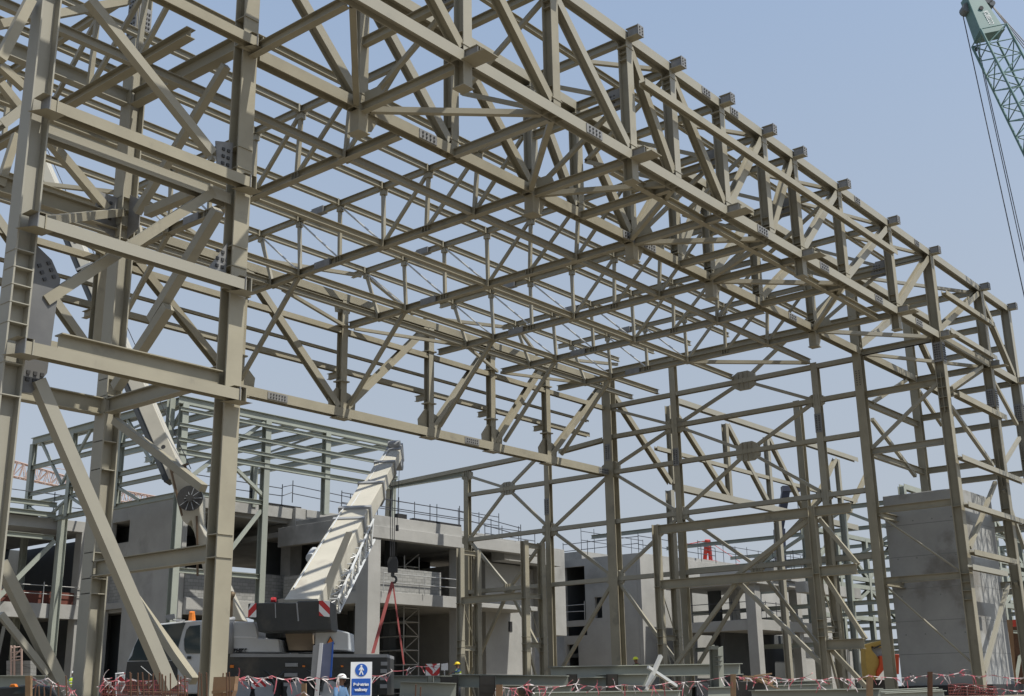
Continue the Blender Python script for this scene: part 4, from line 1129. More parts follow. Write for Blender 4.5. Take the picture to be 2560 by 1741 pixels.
q('silencer', lambda m: (m.tube([at(572, 1632, D - .02), at(572, 1553, D - .02)], .17, 12), m.tube([at(572, 1553, D + .1), at(572, 1545, D + .1)], .22, 14)), GREYPL, sup, smooth=True)
q('winch_cover', lambda m: (outline(m, [(712, 1580), (781, 1578), (783, 1626), (722, 1626)], D + .7, 1.2),), mat("tan_panel", (.33, .26, .18, 1), (.27, .21, .15, 1), rough=.6), sup)
q('ballast_frame', lambda m: (pbox(m, 664, 1582, 700, 1595, D + .5, 1.4), outline(m, [(695, 1598), (790, 1576), (790, 1630), (700, 1632)], D + 1.3, .6)), CHAR, sup)
rb = q('tool_box', lambda m: outline(m, [(788, 1579), (836, 1575), (845, 1575), (872, 1582), (873, 1627), (845, 1625), (787, 1625)], D + .1, 1.5), WHITE, sup, bevel=.04) if False else q('tool_box', lambda m: outline(m, [(788, 1579), (836, 1575), (845, 1575), (872, 1582), (873, 1627), (845, 1625), (787, 1625)], D + .1, 1.5), WHITE, None, bevel=.04)
q('warning_triangle', lambda m: (outline(m, [(826, 1591), (837, 1611), (815, 1611)], D + .05, .03),), BOLT, rb)
q('warning_triangle', lambda m: (outline(m, [(826, 1594), (834, 1609.5), (818, 1609.5)], D + .03, .02),), ORANGE, rb)
cwt = q('counterweight', lambda m: (outline(m, [(620, 1509), (641, 1508), (690, 1507), (742, 1507), (745, 1503), (797, 1502), (824, 1503), (826, 1545), (829, 1576), (645, 1580), (640, 1550), (620, 1546)], D - 1.2, 1.7)), CHAR, bevel=.05)
q('hazard_panel', lambda m: outline(m, [(621, 1523), (628, 1508), (640.5, 1508), (640.5, 1543.5), (620, 1543.5)], D - 1.24, .03), HAZ_UP, cwt)
q('hazard_panel', lambda m: outline(m, [(797.5, 1502), (824.5, 1503), (824, 1543), (797.5, 1540)], D - 1.24, .03), HAZ_DN, cwt)
q('plate_seam', lambda m: (m.tube([at(688, 1508, D - 1.21), at(689, 1545, D - 1.21)], .02, 5), m.tube([at(742, 1508, D - 1.21), at(746, 1553, D - 1.21)], .03, 5)), GREYPL, cwt)
q('lifting_lug', lambda m: (m.tube([at(678, 1500, D - .8), at(690, 1500, D - .8)], .08, 8), m.tube([at(684, 1502, D - .8), at(684, 1494, D - .8)], .05, 8)), RED, cwt)
# telescopic boom going away to the upper right
A = at(772, 1512, D + 1.6); B = at(986, 1140, D + 19)
ax = (B - A).normalized(); side = ax.cross(UZ).normalized(); nrm = side.cross(ax).normalized()
L_ = (B - A).length
def bsec(m, t0, t1, w, h):
    a = A + ax * (L_ * t0); b = A + ax * (L_ * t1)
    pr = [(-w, h), (-w, -h * .35), (-w * .72, -h * .85), (-w * .3, -h), (w * .3, -h), (w * .72, -h * .85), (w, -h * .35), (w, h)]
    m.prism(pr, a, b, side, nrm)
boom = q('boom_section', lambda m: bsec(m, -.05, .47, .62, .62), CREAM, bevel=.03)
for t0, t1, w in ((.47, .67, .54), (.67, .86, .46), (.86, 1.0, .39)):
    q('boom_section', lambda m: bsec(m, t0, t1, w, w), CREAM, bevel=.02)
q('boom_collar', lambda m: [bsec(m, t0, t0 + .012, w, w) for t0, w in ((.465, .72), (.395, .68), (.665, .62), (.855, .53))], GREYPL)
q('boom_side_rail', lambda m: (m.tube([A + side * -.5 + nrm * .66, A + ax * (L_ * .47) + side * -.5 + nrm * .66], .03, 6), m.tube([A + ax * L_ * .47 + side * -.3 + nrm * .56, B + side * -.2 + nrm * .42], .025, 6), m.tube([A + ax * (L_ * .22) + side * -.9 + nrm * .2, A + ax * (L_ * .26) + side * -.9 + nrm * .2], .2, 10)), WHITE)
head = q('boom_head', lambda m: (m.prism([(-.36, -.5), (.36, -.5), (.36, .45), (-.36, .45)], B - ax * .3, B + ax * .7, side, nrm), m.tube([B + ax * .4 - nrm * .6 - side * .3, B + ax * .4 - nrm * .6 + side * .3], .32, 14), m.tube([B + ax * .2 + nrm * .5 - side * .3, B + ax * .2 + nrm * .5 + side * .3], .25, 14)), GREYPL)
hb = at(982, 1415, D + 19)
top = B + ax * .4 - nrm * .6
top = Vector((hb.x, hb.y, top.z - .1))
q('hoist_rope', lambda m: [m.tube([top + CU * dx, hb + CU * dx * .8 + UZ * .5], .018, 5) for dx in (-.17, -.05, .07)], ROPE)
q('overhoist_rope', lambda m: (m.tube([top + CU * .28, top + CU * .2 - UZ * 2.9], .015, 5), m.tube([top + CU * .2 - UZ * 2.9, top + CU * .2 - UZ * 3.2], .08, 8)), ROPE)
hk = q('hook_block', lambda m: (m.prism([(-.24, -.35), (.24, -.35), (.27, .2), (.16, .45), (-.16, .45), (-.27, .2)], hb - CW * .12, hb + CW * .12, CU, UZ), m.tube([hb - UZ * .3, hb - UZ * .55], .09, 8)), BOLT)
q('hook', lambda m: m.tube([hb - UZ * .5 + CU * (.17 * math.sin(a) + .02) + UZ * (.17 * math.cos(a) - .2) for a in [k * .45 - .3 for k in range(10)]], [.06] * 7 + [.05, .04, .02], 8), BOLT, hk)
sl = thing("lifting_slings", "pair of red flat webbing slings hanging in an inverted V from the crane hook", "sling", tuple(hb - UZ * .9))
for px, py, w in ((932, 1634, .085), (1010, 1662, .04)):
    mb = MB(); a = hb - UZ * .8; b = at(px, py, D + 17)
    mb.prism([(-w, -.02), (w, -.02), (w, .02), (-w, .02)], a, b, CU, CW); mb.build('webbing', mat("red_webbing", (.30, .075, .07, 1), (.25, .06, .055, 1), rough=.8), sl)
# folded lattice jib on the right flank of the boom
def lattice(m, a, b, wa, ha, wb, hb_, n, r=.035, up=None, cr=.055):
    a = Vector(a); b = Vector(b); d = (b - a).normalized(); s = d.cross(up or UZ).normalized(); v = s.cross(d).normalized()
    P = []
    for i in range(n + 1):
        t = i / n; c = a + (b - a) * t; w = wa + (wb - wa) * t; h = ha + (hb_ - ha) * t
        P.append([c + s * (sx * w / 2) + v * (sz * h / 2) for sx, sz in ((-1, -1), (1, -1), (1, 1), (-1, 1))])
    for k in range(4): m.tube([p[k] for p in P], cr, 6)
    for i in range(n):
        for k in range(4):
            j = (k + 1) % 4
            m.tube([P[i][k], P[i + 1][j]] if i % 2 else [P[i][j], P[i + 1][k]], r, 5, cap=False)
        for k in range(4): m.tube([P[i][k], P[i][(k + 1) % 4]], r, 5, cap=False)
jib = q('lattice_jib', lambda m: (lattice(m, at(828, 1515, D + 2.2), at(905, 1325, D + 10), .55, .55, 1.05, .95, 10, .03, None, .05)), WHITE)
q('jib_plate', lambda m: (outline(m, [(791, 1492), (805, 1470), (865, 1330), (880, 1330), (838, 1440), (822, 1496)], D + 1.9, .2), outline(m, [(880, 1310), (925, 1315), (930, 1330), (876, 1332)], D + 10, .6), m.tube([at(838, 1525, D + 2), at(924, 1345, D + 10)], .07, 8)), CREAM, jib)
q('jib_strut', lambda m: (m.tube([at(845, 1525, D + 2.2), at(870, 1440, D + 6), at(928, 1362, D + 10)], .06, 8),), WHITE, jib)
# ---------------------------------------------------------------- second crane boom leaning the other way behind the near columns
sc = thing("mobile_crane", "second telescopic boom with a dark underside leaning up to the left behind the near columns", "crane", tuple(at(560, 1755, 52)))
A2 = at(556, 1560, 52); B2 = at(103, 395, 60)
K2 = at(447, 1195, 53.2)
ax2 = (B2 - K2).normalized(); s2 = ax2.cross(CW).normalized()
def bs2(m, a, b, w, h, mi=0): m.prism([(-w, -h), (w, -h), (w, h), (-w, h)], a, b, s2, CW, mi)
L2_ = (B2 - K2).length
for t0, t1, w in ((0, .31, .33), (.31, .62, .29), (.62, 1.02, .25)):
    o = q('boom_section', lambda m: bs2(m, K2 + ax2 * (L2_ * t0), K2 + ax2 * (L2_ * t1), w, .5), CREAM, sc, .03)
    q('boom_underside', lambda m: bs2(m, K2 + ax2 * (L2_ * t0) + s2 * (w + .13), K2 + ax2 * (L2_ * (t1 - .01)) + s2 * (w + .13), .12, .46), CHAR, o)
    q('pin_hole', lambda m: [m.tube([K2 + ax2 * (L2_ * (t0 + .13 * k + .08)) - CW * .51, K2 + ax2 * (L2_ * (t0 + .13 * k + .08)) - CW * .45], .1, 10) for k in range(2)], BOLT, o)
q('boom_collar', lambda m: [bs2(m, K2 + ax2 * (L2_ * t), K2 + ax2 * (L2_ * (t + .006)), w, .56) for t, w in ((.31, .5), (.62, .45))], GREYPL, sc)
base = q('boom_base', lambda m: (outline(m, [(415, 1160), (462, 1165), (500, 1240), (500, 1310), (608, 1552), (540, 1552), (520, 1480), (478, 1300), (468, 1312), (455, 1300)], 52.3, 1.0),), CREAM, sc, .04)
rl = q('cable_reel', lambda m: (m.tube([at(475, 1246, 52.0), at(475, 1246, 51.6)], .55, 20), m.tube([at(475, 1246, 51.6), at(475, 1246, 51.45)], .16, 12)), BOLT, sc)
q('reel_spoke', lambda m: [m.tube([at(475, 1246, 51.55) + CU * (.16 * math.cos(a)) + UZ * (.16 * math.sin(a)), at(475, 1246, 51.55) + CU * (.53 * math.cos(a)) + UZ * (.53 * math.sin(a))], .018, 5) for a in [k * .63 for k in range(10)]], GREYPL, rl)
q('guide_frame', lambda m: (m.tube([at(425, 1165, 52), at(455, 1290, 52)], .05, 6), m.tube([at(455, 1180, 52.6), at(498, 1265, 52.6)], .06, 6), m.tube([at(440, 1172, 52.3), at(470, 1160, 52.3)], .06, 6), m.tube([at(430, 1180, 52.3), at(466, 1168, 52.3)], .06, 6), m.tube([at(492, 1290, 52.2), at(494, 1440, 52.2)], .05, 6), m.tube([at(490, 1380, 52.1), at(490, 1390, 52.1)], .1, 8)), mat("oily_brown", (.16, .11, .07, 1), (.10, .07, .045, 1), rough=.6), sc)
q('carrier', lambda m: (pbox(m, 500, 1600, 700, 1740, 53.5, 2.4),), CHAR, sc, .05)
q('boom_rope', lambda m: m.tube([K2 - s2 * .7 - CW * .4, B2 - s2 * .5 - CW * .4], .02, 5), ROPE, sc)
# ---------------------------------------------------------------- teal lattice crane at upper right
TEAL = mat("teal_paint", (.10, .195, .185, 1), (.085, .165, .16, 1), rough=.5, scale=1, c3=(.14, .225, .21, 1), s3=.5)
a0 = at(2430, 4, 70); a1 = at(2592, 326, 66); adir = (a1 - a0).normalized()
foot = a0 + adir * ((a0.z - 1.6) / -adir.z)
tcr = thing("crawler_crane", "teal lattice boom crane reaching in at the upper right corner with hanging ropes", "crane", (foot.x, foot.y, GZ))
def tq(name, f, m, par=None, bevel=0):
    mb = MB(); f(mb); return mb.build(name, m, par or tcr, bevel=bevel)
sd = adir.cross(CW).normalized()
n_ = int((foot - a0).length / 1.15)
tq('lattice_boom', lambda m: lattice(m, a0 + adir * 2.6, foot, 1.55, 1.55, 1.9, 1.9, n_, .035, CW, .07), TEAL)
hd = tq('boom_head', lambda m: (m.prism([(-.72, -.55), (.72, -.55), (.72, .55), (-.72, .55)], a0 + adir * 2.7, a0 - adir * .3, sd, CW, scale2=(.6, .8)),), TEAL, None, .05)
tq('sheave', lambda m: [m.tube([p - CW * .3, p + CW * .3], r, 14) for p, r in ((a0 - CU * .42 - UZ * .55, .3), (a0 - CU * .1 - UZ * 1.1, .22), (a0 + CU * .85 - UZ * .05, .26), (a0 + CU * .6 + UZ * .1, .24), (a0 + CU * 1.05 - UZ * .3, .18))], mat("grey_sheave", (.12, .14, .15, 1), (.08, .09, .10, 1), rough=.5), hd)
tq('lightening_hole', lambda m: m.tube([a0 + adir * .9 - CW * .56, a0 + adir * .9 - CW * .5], .13, 12), BOLT, hd)
text('KOBELCO', 'lettering', a0 + adir * 1.15 - CW * .54, .3, SIGNW, hd, u=adir, v=-sd if sd.x * CU.x + sd.y * CU.y < 0 else sd, n_off=.0, sx=.55)
pA1, pB1 = at(2408, 42, 70), at(2431, 62, 70)
tq('hoist_rope', lambda m: (m.tube([pA1, Vector((pA1.x, pA1.y, 0)) + CU * 2.6], .03, 5), m.tube([pB1, Vector((pB1.x, pB1.y, 0)) + CU * 2.5], .025, 5), m.tube([pB1 + CU * .06, Vector((pB1.x, pB1.y, 0)) + CU * 2.75], .025, 5), m.tube([pB1 - UZ * 1.5, pB1 - UZ * 1.75], .07, 6)), ROPE)
tq('pendant_rope', lambda m: [m.tube([a0 + CU * .9 + UZ * .1, foot + CU * (5 + k) + UZ * (6 + 1.2 * k) + CW * (k * .4)], .03, 5) for k in range(3)], ROPE)
tq('body', lambda m: (m.box(foot + CU * 2.5 + UZ * .4, (2.6, 1.6, 1.1), (CU, CW, UZ)), m.box(foot + CU * 2 + UZ * -1.2, (3.2, .5, .5), (CU, CW, UZ)), m.box(foot + CU * 2 + CW * 2.4 + UZ * -1.2, (3.2, .5, .5), (CU, CW, UZ))), TEAL, None, .08)
# ---------------------------------------------------------------- far machines on the skyline
PINK = mat("faded_pink_crane_paint", (.50, .36, .30, 1), (.44, .32, .27, 1), rough=.7)
def skyline(name, label, cat, f, m, p):
    t = thing(name, label, cat, p); mb = MB(); f(mb); mb.build('lattice', m, t); return t
skyline("tower_crane", "faded pink lattice crane jib lying low along the skyline at far left", "crane",
        lambda m: (lattice(m, at(-160, 1120, 190), at(30, 1172, 190), 2.2, 2.2, 2.4, 2.4, 10, .07, None, .1), lattice(m, at(30, 1172, 190), at(215, 1219, 190), 2.4, 2.4, 1.9, 1.5, 12, .07, None, .1), lattice(m, at(285, 1238, 195), at(425, 1262, 195), 2.2, 1.8, 2, 1.6, 9, .07, None, .1), m.tube([at(-160, 1140, 190), at(45, 1160, 190), at(180, 1176, 190)], .05, 5), lattice(m, at(-160, 1120, 190) - UZ * .5, Vector((at(-160, 1120, 190).x, at(-160, 1120, 190).y, GZ)), 2, 2, 2, 2, 18, .07, CU, .1)), PINK, tuple(at(-160, 1755, 190)))
def aframe(m):
    d = 150
    for x0, x1 in ((1762, 1766), (1777, 1772)): m.tube([at(x0, 1402, d), at(x1, 1353, d)], .28, 6)
    m.tube([at(1765, 1380, d), at(1774, 1380, d)], .2, 6); m.tube([at(1763, 1368, d), at(1775, 1368, d)], .3, 6); m.tube([at(1769, 1360, d), at(1769, 1350, d)], .4, 6)
    m.tube([at(1763, 1353, d), at(1712, 1362, d)], .06, 5); m.tube([at(1775, 1356, d), at(1850, 1405, d)], .04, 5)
    lattice(m, at(1812, 1423, d), at(1880, 1424, d), 1.2, .9, 1.2, .9, 7, .12, None, .18)
    m.b2(tuple(at(1760, 1402, d) - Vector((1, 1, 0))), tuple(at(1780, 1402, d) + Vector((1, 1, -25))))
skyline("tower_crane", "small red A-shaped crane head above the roof railings", "crane", aframe, REDP, tuple(at(1769, 1755, 150)))
def darkboom(m):
    a, b = at(1935, 1400, 130), at(1964, 1230, 130)
    m.prism([(-.55, -.5), (.55, -.5), (.55, .5), (-.55, .5)], a - UZ * 16, a + (b - a) * .45, CU, CW); m.prism([(-.42, -.4), (.42, -.4), (.42, .4), (-.42, .4)], a + (b - a) * .45, b, CU, CW)
    m.box(b + UZ * .3 + CU * .6, (1.0, .5, .3), (CU, CW, UZ)); m.tube([b + CU * 1.2, b + CU * 1.3 - UZ * 5], .05, 5)
skyline("mobile_crane", "dark blue-black slim crane boom standing far behind the end wall", "crane", darkboom, mat("navy_paint", (.03, .035, .06, 1), (.04, .045, .065, 1), rough=.5), tuple(at(1935, 1755, 130)))
# ---------------------------------------------------------------- far steel hall at right, seen through the bay
fh = thing("pale_steel_hall", "distant pale steel hall of thin trusses seen through the braced bay at right", "steel frame", (84, 30, GZ))
def fm(part, sec, a, b, dep):
    mb = MB(); section(mb, sec, a, b, dep); mb.build(part, PALE, fh)
for Y, x0, x1 in ((30.0, 78, 138), (44.0, 92, 146)):
    for z in (6.2, 8.9, 9.6, 13.2): fm('chord', 'H35', (x0, Y, z), (x1, Y, z), 'Y')
    k = 0
    x = x0
    while x < x1 + .1:
        fm('column', 'H40', (x, Y, GZ), (x, Y, 13.2), 'Y')
        if x + 6 <= x1:
            fm('diagonal', 'H30', (x + .3, Y, 13 if k % 2 else 9.8), (x + 5.7, Y, 9.8 if k % 2 else 13), 'Y')
            fm('diagonal', 'H30', (x + .3, Y, 6.4 if k % 2 else 8.7), (x + 5.7, Y, 8.7 if k % 2 else 6.4), 'Y')
            fm('brace', 'P20', (x + .3, Y, .3 if k % 2 else 6), (x + 5.7, Y, 6 if k % 2 else .3), 'Y') if k % 3 == 0 else None
        x += 6; k += 1
for x in (84, 96, 108, 120):
    for z in (13.2, 9.6, 6.2, 3.4): fm('cross_beam', 'B30', (x, 30, z), (x, 60, z), 'Z')
    fm('brace', 'P22', (x, 30, 9.6), (x, 37, 13), 'X'); fm('brace', 'P22', (x, 37, 13), (x, 44, 9.6), 'X'); fm('column', 'H40', (x, 37, GZ), (x, 37, 13.2), 'Y')
for z in (4.2, 11.4): fm('sheeting_rail', 'B20', (76, 29.5, z), (138, 29.5, z), 'Z')
rt = thing("pale_steel_hall", "second distant frame of close rails at the right edge behind the shaft", "steel frame", (86, 20, GZ))
for z in (3, 5.8, 7.0, 10): 
    mb = MB(); section(mb, 'B25', (84, 21, z), (130, 21, z), 'Z'); mb.build('sheeting_rail', PALE, rt)
for x in (84, 92, 100, 108, 116):
    mb = MB(); section(mb, 'H40', (x, 21.3, GZ), (x, 21.3, 10.3), 'Y'); mb.build('column', PALE, rt)
    mb = MB(); section(mb, 'P20', (x, 21.3, GZ), (x + 8, 21.3, 5.8), 'Y'); mb.build('brace', PALE, rt)
    mb = MB(); section(mb, 'P20', (x, 21.3, 10), (x + 8, 21.3, 5.8), 'Y'); mb.build('brace', PALE, rt)
# ---------------------------------------------------------------- ground: a level site, falling to the road where the camera stands
def ground():
    mb = MB()
    fw = Vector((CR[2][0], CR[2][1], 0)).normalized()
    S0 = [-700, -120, 0, 12, 20, 25, 28, 31, 36, 46, 60, 90, 150, 400, 1500, 4000]
    def hgt(s): return -1.75 if s <= 14 else (GZ if s >= 31 else -1.75 + (GZ + 1.75) * (s - 14) / 17)
    W0 = [-4000, -800, -200, -100, -60, -40, -30, -20, -12, -6, 0, 6, 12, 20, 30, 40, 60, 100, 200, 800, 4000]
    for s in S0:
        for w in W0:
            z = hgt(s) + (random.uniform(-.05, .05) if 12 < s < 100 and abs(w) < 70 else 0)
            p = fw * s + CU * w
            mb.v.append((p.x, p.y, z))
    n = len(W0)
    for i in range(len(S0) - 1):
        for j in range(n - 1):
            mb.f.append([i * n + j, i * n + j + 1, (i + 1) * n + j + 1, (i + 1) * n + j]); mb.m.append(0)
    m = mat("sandy_ground", (.22, .19, .145, 1), (.175, .152, .115, 1), rough=.95, scale=.35, detail=8, c3=(.27, .24, .185, 1), s3=1.7, bump=.6, bscale=3)
    g = mb.build("ground", m); g['kind'] = 'structure'
ground()
# ---------------------------------------------------------------- people: one continuous body each, clothes as children
SKIN = mat("skin", (.20, .11, .07, 1), (.17, .095, .06, 1), rough=.6, scale=4)
HIVIS = mat("high_visibility_yellow", (.55, .70, .05, 1), (.48, .62, .04, 1), rough=.7, scale=4)
BLUESH = mat("blue_shirt", (.10, .18, .30, 1), (.08, .15, .26, 1), rough=.85, scale=4)
TROUS = mat("dark_trousers", (.04, .045, .06, 1), (.03, .035, .05, 1), rough=.9, scale=4)
HELY = mat("yellow_helmet", (.75, .55, .02, 1), (.68, .48, .02, 1), rough=.35, scale=4)
HELW = mat("white_helmet", (.72, .72, .70, 1), (.65, .65, .63, 1), rough=.35, scale=4)
LIME = mat("lime_helmet", (.62, .66, .03, 1), (.55, .6, .03, 1), rough=.35, scale=4)
SILVER = mat("reflective_band", (.6, .6, .6, 1), (.55, .55, .55, 1), rough=.3, scale=4)
def loft(mb, rings, n=12, mi=0):
    """rings: (centre, x axis, y axis, rx, ry)"""
    k = len(mb.v)
    for c, x, y, rx, ry in rings:
        for j in range(n):
            t = 2 * math.pi * j / n
            mb.v.append(tuple(c + x * (rx * math.cos(t)) + y * (ry * math.sin(t))))
    for i in range(len(rings) - 1):
        for j in range(n):
            mb.f.append([k + i * n + j, k + i * n + (j + 1) % n, k + (i + 1) * n + (j + 1) % n, k + (i + 1) * n + j]); mb.m.append(mi)
    mb.f.append([k + j for j in range(n)][::-1]); mb.m.append(mi)
    mb.f.append([k + (len(rings) - 1) * n + j for j in range(n)]); mb.m.append(mi)
def person(label, foot, face, shirt, helmet, vest=True, lean=0.0, arms=((.25, -.35), (.25, -.35)), z0=GZ):
    """foot: point on the ground; face: level direction the chest faces; arms: (forward, down) of each hand from the shoulder"""
    f = Vector((face.x, face.y, 0)).normalized(); s = f.cross(UZ).normalized()
    o = Vector((foot.x, foot.y, z0))
    t = thing("person", label, "person", tuple(o))
    def P(a, b, c): return o + s * a + f * (b + lean * max(0, c - .9)) + UZ * c
    # skeleton grown with a skin modifier: one body mesh
    V = [P(0, 0, .95), P(0, .01, 1.15), P(0, .01, 1.36), P(0, .02, 1.5), P(0, .04, 1.60), P(0, .05, 1.68)]
    E = [(0, 1), (1, 2), (2, 3), (3, 4), (4, 5)]
    R = [(.16, .12), (.155, .115), (.18, .12), (.065, .06), (.085, .1), (.075, .09)]
    hands = []
    for k, (sg, (fw, dn)) in enumerate(zip((-1, 1), arms)):
        i = len(V)
        sh = P(sg * .2, .01, 1.41)
        hd = sh + f * fw + UZ * dn + s * (sg * .04)
        el = (sh + hd) / 2 - f * .09 + s * (sg * .07) - UZ * .03
        V += [sh, el, hd]; E += [(2, i), (i, i + 1), (i + 1, i + 2)]; R += [(.065, .06), (.048, .046), (.032, .034)]
        hands.append((hd, (hd - el).normalized(), sg))
        j = len(V)
        V += [P(sg * .1, .0, .88), P(sg * .11, .02, .48), P(sg * .12, 0, .09), P(sg * .13, .15, .04)]
        E += [(0, j), (j, j + 1), (j + 1, j + 2), (j + 2, j + 3)]; R += [(.095, .095), (.065, .065), (.048, .048), (.045, .035)]
    for hd, d, sg in hands:                                            # five short fingers from the hand
        i = len(V); V.append(hd + d * .085); R.append((.036, .02)); E.append((V.index(hd), i))
        for q_ in range(4):
            j = len(V); a = hd + d * .11 + s * ((q_ - 1.5) * .02)
            V += [a, a + d * (.05, .06, .055, .042)[q_] - UZ * .015]; R += [(.0095, .0095), (.008, .008)]; E += [(i, j), (j, j + 1)]
        j = len(V); V += [hd + d * .04 - s * (sg * .04), hd + d * .08 - s * (sg * .05)]; R += [(.011, .011), (.009, .009)]; E += [(V.index(hd), j), (j, j + 1)]
    me = bpy.data.meshes.new("body"); me.from_pydata([tuple(v - o) for v in V], E, [])
    ob = bpy.data.objects.new("body", me); COL.objects.link(ob); ob.parent = t
    md = ob.modifiers.new("skin", 'SKIN')
    for v, r in zip(me.skin_vertices[0].data, R): v.radius = r
    me.skin_vertices[0].data[0].use_root = True
    ss = ob.modifiers.new("smooth", 'SUBSURF'); ss.levels = 1; ss.render_levels = 2
    me.materials.append(SKIN)
    hd = P(0, .05, 1.63)
    def add(name, rings, m, par=t, smooth=True):
        mb = MB(); loft(mb, rings, 14); return mb.build(name, m, par, smooth=smooth)
    mb = MB(); mb.box(hd + f * .105 - UZ * .0, (.014, .02, .025), (s, f, UZ)); mb.box(hd + s * .09, (.012, .02, .03), (s, f, UZ)); mb.box(hd - s * .09, (.012, .02, .03), (s, f, UZ)); mb.box(hd + f * .09 - UZ * .05, (.025, .01, .006), (s, f, UZ)); mb.build('face', SKIN, t)
    mb = MB(); [mb.box(hd + f * .092 + s * k + UZ * .025, (.012, .008, .007), (s, f, UZ)) for k in (-.035, .035)]; mb.build('eyes', BOLT, t)
    add('shirt', [(P(0, 0, .9), s, f, .185, .135), (P(0, .005, 1.1), s, f, .18, .135), (P(0, .01, 1.3), s, f, .215, .145), (P(0, .01, 1.42), s, f, .2, .12), (P(0, .02, 1.49), s, f, .085, .08)], shirt)
    for (h_, d, sg), (fw, dn) in zip(hands, arms):
        sh = P(sg * .2, .01, 1.41); el = (sh + h_) / 2 - f * .09 + s * (sg * .07) - UZ * .03
        mb = MB(); mb.tube([sh - s * sg * .03, el, el + (h_ - el) * .85], [.085, .062, .05], 10); mb.build('sleeve', shirt, t, smooth=True)
    for sg in (-1, 1):
        mb = MB(); mb.tube([P(sg * .085, 0, .95), P(sg * .11, .02, .48), P(sg * .12, 0, .1)], [.125, .095, .085], 10); mb.build('trouser_leg', TROUS, t, smooth=True)
        mb = MB(); loft(mb, [(P(sg * .125, -.06, .03), s, UZ, .05, .035), (P(sg * .125, 0, .06), s, UZ, .052, .06), (P(sg * .13, .12, .045), s, UZ, .05, .045), (P(sg * .13, .2, .03), s, UZ, .03, .025)], 10); mb.build('boot', BOLT, t, smooth=True)
    if vest:
        v_ = add('vest', [(P(0, 0, .93), s, f, .2, .15), (P(0, .005, 1.1), s, f, .195, .15), (P(0, .01, 1.3), s, f, .228, .16), (P(0, .01, 1.44), s, f, .17, .115)], HIVIS)
        add('reflective_band', [(P(0, .003, 1.04), s, f, .2, .155), (P(0, .004, 1.09), s, f, .2, .155)], SILVER, v_)
        add('reflective_band', [(P(0, .008, 1.19), s, f, .216, .16), (P(0, .009, 1.24), s, f, .222, .162)], SILVER, v_)
    hh = add('helmet', [(hd + UZ * .05, s, f, .125, .15), (hd + UZ * .09, s, f, .12, .14), (hd + UZ * .14, s, f, .1, .115), (hd + UZ * .175, s, f, .06, .07), (hd + UZ * .185, s, f, .01, .01)], helmet)
    mb = MB(); mb.box(hd + f * .15 + UZ * .052, (.08, .05, .006), (s, f, UZ)); mb.build('helmet_peak', helmet, hh)
    return t
person("worker in a bright yellow reflective vest turned away beside the second near column", at(178, 1735, 66), CW + CU * .4, BLUESH, HELW, arms=((.3, -.25), (.2, -.4)), z0=.05)
person("worker in a yellow helmet and blue shirt standing before the concrete bay", at(1146, 1735, 60), -CU * .8 - CW * .3, BLUESH, HELY, arms=((.3, -.1), (.28, -.15)), z0=.0)
person("worker in a lime helmet leaning over the long raised beam", at(1603, 1735, 57), CW * -.6 - CU * .6, TROUS, LIME, vest=True, lean=.35, arms=((.4, -.25), (.42, -.2)), z0=.0)
person("worker in a white helmet low behind the barrier tape near the sign", at(849, 1765, 33), CU - CW * .5, BLUESH, HELW, vest=False, z0=-1.08)
# ---------------------------------------------------------------- signs
ps = thing("sign", "white and blue walkway sign with a walking figure in a blue disc", "sign", tuple(at(903, 1755, 26)))
P0 = at(903, 1698, 26)
su = (CU + CW * .12).normalized(); sn = Vector((su.y, -su.x, 0))
mb = MB(); mb.box(P0, (.232, .012, .362), (su, sn, UZ)); brd = mb.build('board', SIGNW, ps)
mb = MB(); mb.box(P0 - UZ * .165 + sn * .016, (.205, .004, .175), (su, sn, UZ)); mb.build('blue_panel', BLUE, ps)
mb = MB(); mb.tube([P0 + UZ * .19 + sn * .012, P0 + UZ * .19 + sn * .02], .135, 28); mb.build('blue_disc', BLUE, ps)
c = P0 + UZ * .19 + sn * .024
def limb(mb, a, b, r): mb.prism([(-r, -.003), (r, -.003), (r, .003), (-r, .003)], c + su * a[0] + UZ * a[1], c + su * b[0] + UZ * b[1], (su * (b[1] - a[1]) - UZ * (b[0] - a[0])).normalized(), sn)
mb = MB(); mb.tube([c + UZ * .088 - sn * .003, c + UZ * .088 + sn * .003], .02, 14)
limb(mb, (0, .065), (0, -.01), .022); limb(mb, (-.004, 0), (.038, -.1), .012); limb(mb, (.0, 0), (-.04, -.1), .012); limb(mb, (.012, .06), (.05, -.01), .009); limb(mb, (-.012, .06), (-.052, -.005), .009)
mb.build('walking_figure', SIGNW, ps)
text('Pedestrian', 'lettering', P0 - UZ * .14 + sn * .022, .062, SIGNW, ps, u=su, v=UZ, bold=.004, center=True, sx=.92)
text('walkway', 'lettering', P0 - UZ * .25 + sn * .022, .062, SIGNW, ps, u=su, v=UZ, bold=.004, center=True, sx=.92)
mb = MB(); mb.tube([P0 - sn * .03 + su * .2 - UZ * 1.8, P0 - sn * .03 + su * .2 + UZ * .3], .025, 8); mb.build('post', TIMBER, ps)
bs = thing("sign", "back of a tilted blue-edged sign board on a white post", "sign", tuple(at(795, 1755, 27)))
mb = MB()
outline(mb, [(783, 1614), (800, 1611), (797, 1700), (776, 1700)], 27, .012, 0); outline(mb, [(806, 1612), (833, 1604), (827, 1694), (799, 1699)], 27, .012, 1)
mb.build('board', [GREYPL, mat("dusty_blue_board", (.16, .18, .27, 1), (.13, .15, .23, 1), rough=.6, scale=2)], bs)
mb = MB(); outline(mb, [(831, 1605), (834, 1604), (829, 1693), (824, 1694)], 26.98, .03); mb.build('edge', BLUE, bs)
mb = MB(); outline(mb, [(799, 1608), (807, 1608), (794, 1760), (784, 1760)], 26.95, .06); mb.build('post', SIGNW, bs)
